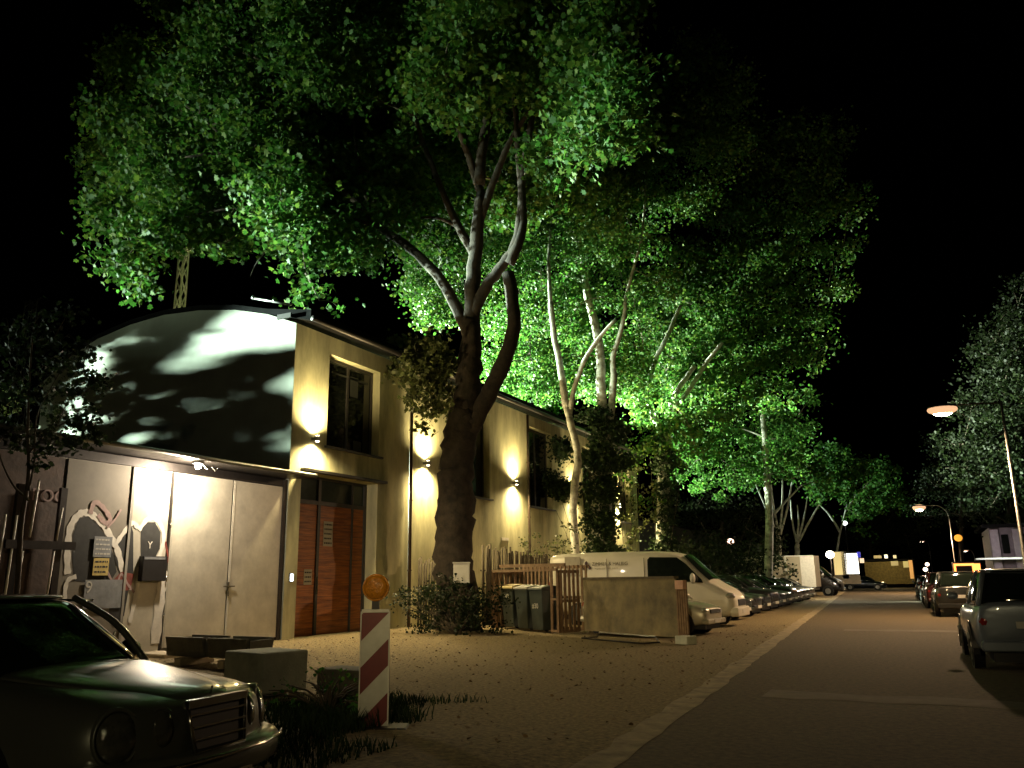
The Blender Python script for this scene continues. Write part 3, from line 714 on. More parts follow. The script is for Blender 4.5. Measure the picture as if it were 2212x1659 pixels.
# tree on the right of the wall's end
Y4=47.0
T=lambda u,v,dy=0:at(u,v,Y4+dy)
r4_=random.Random(44); bq_=[B_(r4_.uniform(1380,1580),r4_.uniform(600,860),Y4+r4_.uniform(2.2,5),r4_.uniform(1,1.4)) for _ in range(34)]
b4=Vector((T(1432,1290).x,Y4,0))
bl4=[B_(u,v,Y4+dy,r,r,r*.75) for (u,v,r,dy) in ((1380,900,1.2,0),(1370,980,1.1,-1),(1420,940,1.2,-1),(1480,920,1.3,0),(1540,900,1.4,0),(1600,870,1.4,0),(1560,820,1.5,1),(1620,800,1.5,1),(1500,840,1.0,2),(1480,760,1.4,2),(1540,740,1.5,2),(1600,720,1.6,2),(1660,780,1.5,2),(1700,740,1.5,2),(1740,780,1.2,2),(1680,680,1.6,2),(1600,640,1.7,2),(1520,660,1.6,2),(1460,640,1.5,2),(1700,620,1.6,2),(1760,690,1.4,3),(1790,750,.9,3),(1640,560,1.8,2),(1560,560,1.8,2),(1480,560,1.7,2),(1720,540,1.7,3),(1790,620,1.3,3),(1640,470,1.9,3),(1560,450,1.9,3),(1740,460,1.8,3),(1820,540,1.3,3),(1830,460,1.3,3),(1660,380,1.9,3),(1760,380,1.8,3),(1860,420,1.0,3),(1690,300,1.8,3),(1590,290,2,3),(1790,300,1.6,3),(1350,1030,.7,-2),(1360,860,1.0,0),(1400,830,1.0,0),(1440,800,1.2,2),(1460,880,1.1,-2),(1500,960,1.1,-2),(1395,1080,.7,-2),(1440,1000,.9,0),(1690,850,1.2,2),(1650,850,1.3,1),(1430,870,.9,-1))]
tree('spreading_tree','broad tree past the end of the long wall with pale limbs fanning right',tuple(b4),
 [([b4,T(1432,1150),T(1436,1020),T(1440,950)],.45,.30,10),([T(1440,960),T(1400,860),T(1415,780),T(1440,730),T(1470,660)],.20,.11,8),
  ([T(1440,960),T(1452,870),T(1480,820),T(1500,790)],.20,.13,8),([T(1450,890),T(1490,840),T(1525,785),T(1560,740)],.17,.10,8)],
 bl4+bq_,33,M['palebark'],M['leaf'],75,.19,tw=.025,lim=1)
dark_cover4=[B_(1438,v,Y4-.2,.7,.7,.9) for v in (1000,1060,1120,1180,1230,1270)]+[B_(1410,960,Y4-.3,.6),B_(1465,1010,Y4-.3,.5)]
bush('ivy','dark leaf cover added over the shaded trunk of the spreading tree past the wall',tuple(b4+Vector((0,-.6,0))),dark_cover4,28,M['ivy'],420,.18,'ivy',None,10,LS6,.32)  # dark leaves added so the lower trunk reads as unlit
Y5=58.0
V=lambda u,v,dy=0:at(u,v,Y5+dy)
b5=Vector((V(1655,1270).x,Y5,0))
tree('fringed_tree','tree with a brightly lit low leaf fringe behind the parked row',tuple(b5),
 [([b5,V(1662,1130),V(1655,1000),V(1652,940),V(1645,880)],.28,.16,8),([V(1652,945),V(1628,935),V(1600,925)],.07,.04,6)],
 [B_(u,v,Y5+dy,r,r,r*.7) for (u,v,r,dy) in ((1480,1000,1.4,0),(1520,1040,1.3,0),(1460,960,1.4,0),(1540,980,1.5,0),(1590,1020,1.4,0),(1570,1060,.9,-1),(1620,990,1.4,0),(1650,1030,1.2,0),(1690,1000,1.3,0),(1700,950,1.4,0),(1640,930,1.4,1),(1580,940,1.5,1),(1510,930,1.5,1),(1730,1000,1.2,1),(1700,900,1.4,1),(1740,930,1.0,1),(1755,860,1.0,1),(1460,1030,.9,-1),(1500,1000,1.0,-2))],
 34,M['palebark'],M['leaf2'],75,.19,tw=.025,lim=1)
# far group of pale limbed trees
def fan_tree(label,u,v0,Y,seed,crown,lim):
    W=lambda a,b,d=0:at(a,b,Y+d)
    b=Vector((W(u,v0+70).x,Y,0))
    L_=[([b,W(u,v0+25),W(u,v0)],.30,.22,8)]
    for (P) in lim: L_.append(([W(*P[0]),*[W(*q) for q in P[1:]]],.15,.05,6))
    return tree('far_tree',label,tuple(b),L_,[B_(a,c,Y+dy,r,r,r*.7) for (a,c,r,dy) in crown],seed,M['palebark'],M['leaf2'],26,.32,group='far trees lit from the left',tw=.05,clump=.8)
fan_tree('far tree whose bare white limbs fan out low over the trailer',1682,1160,84,41,[(1690,1000,2.2,0),(1640,1010,1.8,0),(1740,1010,2,0),(1600,1040,1.4,0),(1770,1040,1.6,0),(1700,950,2,1)],
 [[(1682,1160),(1660,1110),(1632,1045)],[(1682,1155),(1672,1100),(1665,1040)],[(1685,1155),(1700,1100),(1712,1035)],[(1684,1150),(1690,1090),(1690,1030)],[(1672,1110),(1700,1080),(1730,1050)]])
fan_tree('far tree with upright white stems right of the fanned one',1722,1175,92,42,[(1790,1030,2.2,0),(1830,1060,2,0),(1760,1070,1.2,0),(1850,1010,2,1),(1800,980,2,1)],
 [[(1722,1175),(1712,1130),(1708,1080)],[(1722,1175),(1735,1125),(1745,1070)],[(1724,1172),(1752,1120),(1775,1080)],[(1720,1172),(1725,1130),(1722,1090)]])
fan_tree('far tree with a grey leaning trunk above the lit shed',1806,1200,98,43,[(1880,1080,2,0),(1850,1110,1.6,0),(1920,1060,2,0),(1900,1020,2,1),(1940,1090,1.3,0),(1860,1150,1.0,-1)],
 [[(1806,1200),(1815,1150),(1830,1090)],[(1815,1150),(1790,1110),(1770,1090)],[(1830,1100),(1850,1070),(1870,1050)]])
# dark background trees and hedge
def dark_tree(label,u,Y,top,seed,blobs,m=None,per=26,size=.21,group='unlit trees'):
    b=Vector((at(u,1250,Y).x,Y,0)); W=lambda a,c:at(a,c,Y)
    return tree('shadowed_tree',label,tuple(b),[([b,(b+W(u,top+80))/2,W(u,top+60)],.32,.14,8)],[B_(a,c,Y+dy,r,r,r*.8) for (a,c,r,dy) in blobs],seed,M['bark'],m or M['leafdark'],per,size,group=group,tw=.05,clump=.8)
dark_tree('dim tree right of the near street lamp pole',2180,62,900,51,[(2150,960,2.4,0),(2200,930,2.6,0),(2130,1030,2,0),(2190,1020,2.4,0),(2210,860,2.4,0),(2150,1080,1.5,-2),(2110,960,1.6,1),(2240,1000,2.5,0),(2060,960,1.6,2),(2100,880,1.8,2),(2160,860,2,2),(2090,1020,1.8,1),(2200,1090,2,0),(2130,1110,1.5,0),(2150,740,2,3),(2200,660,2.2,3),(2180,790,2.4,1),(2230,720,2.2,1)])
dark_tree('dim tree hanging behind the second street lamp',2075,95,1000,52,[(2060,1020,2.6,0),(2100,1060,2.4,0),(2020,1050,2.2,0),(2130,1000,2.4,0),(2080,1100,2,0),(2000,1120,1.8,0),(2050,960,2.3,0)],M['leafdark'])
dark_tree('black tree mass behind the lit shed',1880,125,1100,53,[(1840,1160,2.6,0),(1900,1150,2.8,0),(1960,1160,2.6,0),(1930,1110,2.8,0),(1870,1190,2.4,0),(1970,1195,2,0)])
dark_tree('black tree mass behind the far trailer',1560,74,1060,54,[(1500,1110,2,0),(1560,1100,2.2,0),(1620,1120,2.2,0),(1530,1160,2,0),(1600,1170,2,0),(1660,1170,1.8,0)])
sh_=thing('flood_blocker','long unlit block added behind the shrubs to cut off low floodlight','light blocker',(-25,52,0))  # added volume that keeps the floodlights off low trunks and shrubs
q=MB(); q.box(-4,4.5,0,50,0,6.1); q.build('wall',mat('blocker_wall',(.03,.03,.028),.9),sh_)
q=MB(); q.prism([(-4.3,6.1),(4.8,6.1),(4.8,6.25),(0.2,7.3),(-4.3,6.25)],'y',-.2,50.3); q.build('roof',M['roof'],sh_)
# left: dark trees between floodlight and gable; their leaves throw the mottled shadow
def plain_tree(label,x,y,hz,rs,seed,n=22,m=None,per=9,size=.3,name='shadowed_tree',group='unlit trees',zlo=.35):
    rnd=random.Random(seed); b=Vector((x,y,0)); bl=[]
    for i in range(n):
        a=rnd.uniform(0,6.28); q=rnd.uniform(.1,1)*rs
        z=hz*rnd.uniform(zlo,1); r=rnd.uniform(.16,.3)*rs
        bl.append((x+q*math.cos(a),y+q*math.sin(a),z,r,r,r*.8,1))
    return tree(name,label,tuple(b),[([b,b+Vector((.2,.1,hz*.3)),b+Vector((.1,-.2,hz*.75))],.03*hz,.06,8)],bl,seed,M['bark'],m or M['leafdark'],per,size,group=group,tw=.05,clump=.7)
ro_=random.Random(77); ob=[]
holes=[(-17.1,8.9,2.3,.85),(-23.6,8.3,.5,.5),(-23.4,7.1,.6,.4),(-25.3,6.1,1.3,.75),(-21.2,7.6,.45,.5),(-17.8,6.9,.7,.14),(-20.6,5.6,.45,.22),(-24.6,6.9,.5,.25),(-19.4,8.1,.4,.3)]
def occ(x,z,D=40.0):
    k=D/(x+74); return (-74+D, 17.95*k, 9.2+(z-9.2)*k)
holes+=[(ro_.uniform(-25.5,-16),ro_.uniform(5.6,9.6),ro_.uniform(.15,.5),ro_.uniform(.06,.18)) for _ in range(55)]
for i in range(1400):
    gx_,gz_=ro_.uniform(-28.5,-15.3),ro_.uniform(2.5,10.8)
    r=ro_.uniform(.16,.42)
    if any(((gx_-a)/(b_+r*1.3))**2+((gz_-c)/(d_+r*.8))**2<1 for a,c,b_,d_ in holes) and ro_.random()>.03: continue
    D=ro_.uniform(36,46); x,y,z=occ(gx_,gz_,D)
    if z<2: continue
    ob.append((x,y,z,r*1.2,r*.45,r*.9,1))
    if len(ob)>330: break
for i in range(16):
    gx_,gz_=ro_.uniform(-26,-15.3),ro_.uniform(5,10.2); D=ro_.uniform(38,46); x,y,z=occ(gx_,gz_,D); r=ro_.uniform(.09,.2)
    ob.append((x,y,z,r*1.4,r*.5,r*.7,1.2))
tb_=Vector((-34.0,14.2,0))
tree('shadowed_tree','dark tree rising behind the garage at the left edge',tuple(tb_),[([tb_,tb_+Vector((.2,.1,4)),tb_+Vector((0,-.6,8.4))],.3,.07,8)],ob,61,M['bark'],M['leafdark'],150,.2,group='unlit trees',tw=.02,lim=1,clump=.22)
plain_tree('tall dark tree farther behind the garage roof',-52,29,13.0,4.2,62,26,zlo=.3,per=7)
# sapling in front of the garage at the left edge
Ys=9.6
Z_=lambda u,v,dy=0:at(u,v,Ys+dy)
sb=Vector((Z_(45,1330).x,Ys,gz(-12,9.6)))
tree('sapling','bare stemmed dark sapling in front of the left end of the garage',tuple(sb),
 [([sb,Z_(45,1150),Z_(62,1030),Z_(60,940),Z_(62,850),Z_(70,720)],.05,.015,6),([Z_(62,1080),Z_(30,1050),Z_(5,1000),Z_(-5,960)],.025,.01,5),([Z_(62,1060),Z_(75,990),Z_(80,900),Z_(120,820)],.02,.008,5),([Z_(62,980),Z_(110,930),Z_(170,905),Z_(215,930)],.018,.006,5)],
 [B_(u,v,Ys,r,r,r*.9) for (u,v,r) in ((60,760,.45),(110,800,.45),(30,830,.45),(90,870,.45),(150,860,.40),(60,920,.40),(20,930,.4),(130,740,.38),(180,800,.3),(110,960,.30),(170,915,.14),(200,900,.10),(210,945,.12),(20,720,.4),(160,960,.10),(80,690,.35),(20,780,.45),(150,790,.4),(130,900,.4),(60,860,.45),(10,870,.4),(180,850,.28),(190,760,.25),(100,730,.4),(40,960,.3),(80,980,.25),(140,690,.3),(210,830,.15))],
 71,M['twig'],M['leafdark'],330,.085,shape=LS,tw=.008,clump=.2)

# ------------------------------------------------------------------ shrubs along wall and behind the row
bush('hedge_shrub','pale flowering shrub rising behind the paling fence and the bins',(-13.2,31.0,0),[B_(u,v,31,.4,.4,.35) for u,v in ((1150,1190),(1180,1180),(1210,1170),(1240,1195),(1160,1215),(1200,1200),(1140,1170),(1225,1140))],9,M['leafolive'],260,.10,stems=14,clump=.22)
bush('creeper','creeper hanging down the far end of the long wall',(-14.6,44.8,0),[B_(u,v,44.5,.5,.4,.5) for u,v in ((1345,1060),(1352,1120),(1360,1170),(1372,1090),(1385,1140),(1395,1050),(1400,1110),(1375,1020),(1350,1200),(1390,1200))],10,M['leafolive'],170,.15,'creeper',stems=14,clump=.3)
for i,(u,v,Y,r,lab) in enumerate(((1460,1230,44,1.3,'dark shrub right of the creeper behind the van'),(1520,1225,50,1.5,'dark shrub above the van bonnet'),(1590,1225,58,1.7,'dark shrub above the first dark cars'),(1650,1225,66,1.7,'dark shrub left of the white trailer'))):
    p=at(u,v,Y)
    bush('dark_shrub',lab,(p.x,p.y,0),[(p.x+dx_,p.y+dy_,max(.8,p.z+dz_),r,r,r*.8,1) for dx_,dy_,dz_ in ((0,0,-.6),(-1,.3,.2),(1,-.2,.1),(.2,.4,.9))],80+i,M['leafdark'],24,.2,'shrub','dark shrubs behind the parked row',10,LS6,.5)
# grass on the near verge (uncountable)
rng=np.random.default_rng(4)
gv=[];gf=[]
rg=random.Random(5); nb=0
for i in range(30000):
    x=rg.uniform(-9.8,-2.9); y=rg.uniform(3.0,10.5)
    if x>edgeX(y)-.35 or x>-4.6 or (x>-5.4 and y>7): continue
    cl=math.sin(x*1.7+1)*math.cos(y*1.3)+.55*math.sin(x*4.1)*math.sin(y*3.7)
    if cl+rg.uniform(-.5,.5)<.0-.5*(x<-4.2 and y<8.6) or (y>8.9 and x>-5.2) or(y>9.4 and x<-7): continue
    hgt=rg.uniform(.03,.13)*(1.8 if -7.6<x<-5.2 and 7<y<9.3 else 1); a=rg.uniform(0,6.28); z=gz(x,y)
    dxx,dyy=math.cos(a)*.008,math.sin(a)*.008; lx,ly=rg.uniform(-.5,.5)*hgt,rg.uniform(-.5,.5)*hgt
    b0=len(gv); gv+=[(x-dxx,y-dyy,z),(x+dxx,y+dyy,z),(x+lx*.4+dxx*.7,y+ly*.4+dyy*.7,z+hgt*.6),(x+lx,y+ly,z+hgt),(x+lx*.4-dxx*.7,y+ly*.4-dyy*.7,z+hgt*.6)]
    gf.append((b0,b0+1,b0+2,b0+3,b0+4))
gm=MB(); gm.v=gv; gm.f=gf; gm.sm=[False]*len(gf)
tag(gm.build('grass',M['grass']),'rough dark grass around the warning beacon and the near car','grass',None,'stuff')
# fallen leaves (uncountable)
pts=[]
for i in range(1100):
    x=rg.uniform(-15,-3); y=rg.uniform(7.5,27)
    if x>edgeX(y): continue
    pts.append((x,y,gz(x,y)+.018))
tag(leaves_mesh('leaf_litter',mat('dry_leaf',(.16,.10,.04),.8,var=.4,scale=8),np.array(pts),.055,rng,None,LS6,2.5),'fallen dry leaves on the gravel','leaves',None,'stuff')
wd=bush('weed_tuft','knee high weeds between the concrete blocks and the beacon',(-6.6,8.6,.05),[(-6.9,8.7,.35,.35,.3,.3),(-6.4,8.6,.28,.35,.3,.25),(-6.1,8.3,.3,.25,.25,.28),(-7.2,8.4,.22,.3,.3,.2)],90,M['leaf2'],500,.055,'weeds',stems=30,clump=.12)

# ------------------------------------------------------------------ paling fence, electrical box
fe=thing('paling_fence','leaning paling fence of grey poles beside the big tree trunk','fence',(-13.0,26.0,0))
rf_=random.Random(12)
fa,fbp=Vector((-13.55,25.6,0)),Vector((-12.6,31.3,0))
n=58
mb=MB()
for i in range(n):
    p=fa.lerp(fbp,i/(n-1)); hgt=2.75-.5*(i/n)+rf_.uniform(-.12,.12); lean=rf_.uniform(-.06,.06)
    q=MB(); q.tube([(p.x,p.y,gz(p.x,p.y)),(p.x+lean*.3,p.y+lean,hgt)],rf_.uniform(.032,.05),6)
    o=q.build('pale',M['fence'],fe); o.location=-Vector(fe.location)
q=MB(); q.bar(fa+Vector((-.07,0,.7)),fbp+Vector((-.07,0,.7)),.06); q.bar(fa+Vector((-.07,0,1.9)),fbp+Vector((-.07,0,1.9)),.06)
o=q.build('rail',M['fence'],fe); o.location=-Vector(fe.location)
fe2=thing('paling_fence','dim brown paling fence between the downpipe and the big trunk','fence',(-15.0,23.6,0))
for i in range(17):
    p=Vector((-15.05+.09*i,23.95+.02*i,0)); hgt=2.25+rf_.uniform(-.1,.12)
    q=MB(); q.tube([(p.x,p.y,0),(p.x+rf_.uniform(-.04,.04),p.y,hgt)],.036,6); o=q.build('pale',M['fence'],fe2); o.location=-Vector(fe2.location)
eb=thing('meter_box','small weathered white box on the foot of the big trunk','box',(-12.62,22.50,1.50))
q=MB(); q.box(-.24,.24,-.12,.12,0,.58); q.build('case',M['white'],eb,bevel=.01); q=MB(); q.box(-.26,.26,-.14,.14,.58,.62); q.build('lid',M['paper'],eb)
eb.rotation_euler=(0,0,R_(25))

# ------------------------------------------------------------------ pallet pen with bins
def slat_panel(mb,a,b,z0,z1,nv,t=.03,rails=(0,.5,1)):
    a=Vector(a);b=Vector(b); d=(b-a); L_=d.length; dn=d.normalized()
    rot=Matrix.Rotation(math.atan2(d.y,d.x),3,'Z')
    for r in rails:
        z=z0+(z1-z0)*r; z=min(max(z,z0+.05),z1-.05)
        mb.obox((a+b)/2+Vector((0,0,z)),(L_,t,.09),rot)
    for i in range(nv):
        p=a.lerp(b,(i+.5)/nv); mb.obox(p+Vector((0,0,(z0+z1)/2))+rot@Vector((0,-t-.002,0)),(.085,t,z1-z0),rot)
pn=thing('pallet_pen','open pen of upright wooden pallets round the bins','bin enclosure',(-11.3,25.0,0))
a0=Vector((-12.85,25.0,0)); a1=Vector((-9.9,23.45,0)); dirn=(a1-a0).normalized(); back=Vector((-dirn.y,dirn.x,0))*-1
if back.y<0: back=-back
def pp(mb,name,lab=None):
    o=mb.build(name,M['pallet'],pn); o.location=-Vector(pn.location)
    if lab:o['label']=lab
mb=MB(); slat_panel(mb,a0,a0+back*1.2,.05,1.85,6); pp(mb,'pallet')
mb=MB(); slat_panel(mb,a1,a1+back*.85,.05,1.85,5); pp(mb,'pallet')
mb=MB(); slat_panel(mb,a0+back*1.25,a0.lerp(a1,.5)+back*1.25,.05,2.0,8); pp(mb,'pallet')
mb=MB(); slat_panel(mb,a0.lerp(a1,.52)+back*1.25,a1+back*1.25,.05,2.0,8); pp(mb,'pallet')
mb=MB()
for p in (a0,a0+dirn*.28,a1-dirn*.0,a1-dirn*.28):
    mb.bar(p+Vector((0,0,.05)),p+Vector((0,0,1.82)),.07)
for z in(1.0,.1): mb.bar(a0+Vector((0,0,z)),a0+dirn*.28+Vector((0,0,z)),.06); mb.bar(a1+Vector((0,0,z)),a1-dirn*.28+Vector((0,0,z)),.06)
pp(mb,'post_frame')
mb=MB(); mb.bar(a0+Vector((0,0,1.86)),a1+Vector((0,0,1.86)),.09,.08); mb.bar(a0+back*.3+Vector((0,0,2.02)),a1+back*.3+Vector((0,0,2.0)),.08,.10); pp(mb,'top_beam')
dgl=math.atan2(dirn.y,dirn.x)
def wheelie(label,t,lidm,num,dz):
    p=a0+dirn*t+back*.35
    o=thing('wheelie_bin',label,'bin',(p.x,p.y,gz(p.x,p.y)),dgl,'bins in the pallet pen')
    o.scale=(1.12,1.05,1.26)
    q=MB(); vs=[]
    for z,hw,hd in ((.06,.22,.25),(1.0,.29,.34)): vs+=[(-hw,-hd,z),(hw,-hd,z),(hw,hd,z),(-hw,hd,z)]
    q.add(vs,[(0,3,2,1),(4,5,6,7),(0,1,5,4),(1,2,6,5),(2,3,7,6),(3,0,4,7)]); q.build('body',M['bin'],o,bevel=.02)
    q=MB(); q.prism([(-.37,1.0),(.36,1.0),(.36,1.07),(0,1.11),(-.35,1.05)],'x',-.31,.31); q.build('lid',lidm,o,bevel=.01)
    for s in(-1,1):
        q=MB(); q.tube([(s*.24-.03,.27,.1),(s*.24+.03,.27,.1)],.1,12); q.build('wheel',M['tyre'],o)
    if num: texto(num,.17,(0,-.345,dz),(R_(90+4),0,0),M['paper'],o)
wheelie('left bin with a pale yellow lid and white number',.75,M['binlid_y'],'440',.80)
wheelie('middle bin with a grey lid',1.50,M['binlid_g'],None,0)
wheelie('right bin with a dark lid and low white number',2.25,M['bin'],'#30',.62)

# ------------------------------------------------------------------ chipboard clad crate wall, flat barrier
pa=Vector((-9.15,23.65,0)); pb=Vector((-5.42,21.15,0)); pd=(pb-pa).normalized(); pang=math.atan2(pd.y,pd.x)
bk=Vector((-pd.y,pd.x,0)); bk=bk if bk.y>0 else -bk
sc_=thing('board_screen','brown board screen with a slatted corner post in front of the parked van','screen',((pa+pb)/2).to_tuple(),pang)
L_=(pb-pa).length
q=MB(); q.box(-L_/2,L_/2-.42,-.02,.02,.12,1.56); q.build('board',M['sheet'],sc_)
q=MB(); q.box(-L_/2,-L_/2+.04,.02,.7,.12,1.56); q.build('side_board',M['sheet'],sc_)
q=MB(); q.box(-L_/2,L_/2-.42,-.05,.10,1.56,1.62); q.build('top_board',M['fence'],sc_)
for k in range(5):
    q=MB(); x=L_/2-.40+k*.085; q.box(x,x+.05,-.04,.0,.15,1.5); q.build('slat',M['pallet'],sc_)
q=MB(); q.box(L_/2-.28,L_/2+.02,-.16,-.045,1.30,1.52); q.build('reflector_plate',mat('pink_plate',(.55,.32,.22),.6),sc_)
ft=thing('footing_block','small concrete foot block at the end of the board screen','block',(pb+Vector((-.05,-.25,0))).to_tuple(),pang)
q=MB(); q.box(-.22,.22,-.16,.16,0,.20); q.build('block',M['concrete'],ft,bevel=.02)
ba=thing('fallen_barrier','flat tubular barrier lying at the foot of the board screen','barrier',(-7.2,21.6,0),pang)
q=MB(); q.tube([(-1.3,0,.04),(-1.2,0,.16),(1.15,0,.16),(1.3,0,.04)],.022,6); q.build('top_tube',M['zinc'],ba)
q=MB(); q.tube([(-1.3,0,.04),(-1.32,-.5,.03),(1.25,-.5,.03),(1.3,0,.04)],.022,6); q.build('bottom_tube',M['darkmetal'],ba)

# ------------------------------------------------------------------ beacon, blocks, planters
Bc=thing('warning_beacon','red and white striped warning board with an amber lamp on top','beacon',(-5.55,7.95,-.04),R_(28))
q=MB(); q.obox((0,0,.06),(.75,.38,.12),Matrix.Identity(3)); q.build('foot',M['black'],Bc,bevel=.02)
q=MB(); q.box(-.03,.03,.02,.06,.12,1.45); q.build('post',M['zinc'],Bc)
bw,bh0,bh1=.150,.12,1.30
q=MB(); q.box(-bw,bw,-.012,.012,bh0,bh1); q.build('board',M['whiteref'],Bc)
q=MB(); 
for (x0,x1,z0,z1) in ((-bw-.012,-bw,bh0-.012,bh1+.012),(bw,bw+.012,bh0-.012,bh1+.012),(-bw,bw,bh1,bh1+.035),(-bw,bw,bh0-.02,bh0)): q.box(x0,x1,-.022,.022,z0,z1)
q.build('rim',mat('pale_rim',(.75,.75,.7),.5),Bc)
# stripes rise to the right
def clip(poly,f):
    out=[]
    for i in range(len(poly)):
        a,b=poly[i],poly[(i+1)%len(poly)]; fa_,fb_=f(a),f(b)
        if fa_>=0: out.append(a)
        if fa_*fb_<0:
            t=fa_/(fa_-fb_); out.append((a[0]+(b[0]-a[0])*t,a[1]+(b[1]-a[1])*t))
    return out
for k in range(-1,6):
    z=bh1-.30-.56*k; sl=.30
    P=[(-bw,z),(bw,z+sl),(bw,z+sl+.28),(-bw,z+.28)]
    P=clip(P,lambda p:p[1]-bh0-.002); P=clip(P,lambda p:bh1-.002-p[1]) if P else P
    if len(P)>2:
        q=MB(); q.add([(a,-.0145,b) for a,b in P],[tuple(range(len(P)))]); q.build('stripe',M['redw'],Bc)
q=MB(); q.box(-.04,.04,-.03,.03,bh1+.035,bh1+.14); q.build('lamp_neck',M['black'],Bc)
q=MB(); q.disc((0,-.045,bh1+.27),(0,1,0),.150,.09,28); q.build('lamp_ring',M['amberglass'],Bc,bevel=.012)
q=MB(); q.ball((0,-.045,bh1+.27),(.130,.05,.130),20,12); q.build('lamp_lens',M['amberglass'],Bc)

def block(label,c,size,rz,m=M['concrete'],name='concrete_block',cat='concrete block',group=None):
    o=thing(name,label,cat,c,R_(rz),group); q=MB(); q.box(-size[0]/2,size[0]/2,-size[1]/2,size[1]/2,0,size[2]); q.build('block',m,o,bevel=.025); return o
block('pale concrete block beside the bonnet of the near car',(-8.95,10.05,.06),(.98,.78,.56),-14)
block('low dark slab behind the weeds left of the beacon',(-7.55,10.3,.03),(.95,.5,.36),-6,mat('dark_slab',(.10,.10,.075),.9,var=.4,scale=6))  # slab in a darker tone than the pale block
def planter(label,c,rz,lx=1.25):
    o=thing('planter',label,'planter',c,R_(rz),'troughs before the garage doors')
    q=MB(); n=lx/2
    q.prism([(-.26,0),(.26,0),(.34,.36),(.28,.36),(.24,.10),(-.24,.10),(-.28,.36),(-.34,.36)],'x',-n,n)
    for s in(-1,1): q.box(s*n-.03*(s<0),s*n+.03*(s>0),-.27,.27,.02,.33)
    q.build('trough',mat('dark_planter',(.13,.13,.10),.75,var=.3,scale=5,bump=.3),o)
    q=MB(); q.box(-n+.02,n-.02,-.24,.24,.22,.27); q.build('soil',mat('soil',(.04,.03,.02),1,bump=.6),o)
def ground_at(u,v,z=.1):
    d=CAM@Vector((u-CX,-(v-CY),-F)); t=(z-H)/d.z
    return Vector((0,0,H))+d*t
e0=ground_at(384,1424,.15); e1=ground_at(562,1434,.15); dd_=(e1-e0); pa_=math.degrees(math.atan2(dd_.y,dd_.x)); Lp=dd_.length
c0=e0.lerp(e1,.24); c1=e0.lerp(e1,.76)
planter('long dark trough left, before the pale garage doors',(c0.x,c0.y,.24),pa_,Lp*.46)
planter('long dark trough right, before the pale garage doors',(c1.x,c1.y,.24),pa_,Lp*.46)
nrm_=Vector((dd_.y,-dd_.x,0)).normalized()
for (c,lab) in ((c0,'pale timber bearer under the left trough'),(c1,'pale timber bearer under the right trough')):
    cc=c+nrm_*.05; block(lab,(cc.x,cc.y,.08),(.16,.9,.155),pa_+8,mat('pale_timber',(.5,.42,.3),.8),'timber_bearer','timber')
sl_=ground_at(348,1418,.12)
block('low pale slab on the gravel by the far corner of the near bonnet',(sl_.x,sl_.y,.08),(1.0,.6,.12),pa_,mat('pale_slab',(.5,.42,.30),.85),'paving_slab','slab')

# ------------------------------------------------------------------ cars
def loft(secs,mb=None,cap=True):
    mb=mb or MB(); n=len(secs[0]); vs=[p for s in secs for p in s]; fs=[]
    for i in range(len(secs)-1):
        for k in range(n): k2=(k+1)%n; fs.append((i*n+k,i*n+k2,(i+1)*n+k2,(i+1)*n+k))
    if cap: fs+=[tuple(range(n))[::-1],tuple((len(secs)-1)*n+k for k in range(n))]
    return mb.add(vs,fs,True)
def body_section(x,zb,zt,hw,crown=.03,sh=.93):
    h=zt-zb
    half=[(0,zb),(hw*.80,zb),(hw*.965,zb+.10*h),(hw,zb+.42*h),(hw*.99,zb+.68*h),(hw*sh,zb+.93*h),(hw*.72,zt+crown*.3),(hw*.35,zt+crown*.8)]
    pts=[(x,y,z) for y,z in half]+[(x,0,zt+crown)]+[(x,-y,z) for y,z in half[:0:-1]]
    return pts
def lerp_table(tab,x):
    for a,b in zip(tab,tab[1:]):
        if a[0]<=x<=b[0]:
            t=(x-a[0])/(b[0]-a[0]) if b[0]>a[0] else 0
            return [a[i]+(b[i]-a[i])*t for i in range(1,len(a))]
    return list(tab[-1][1:])
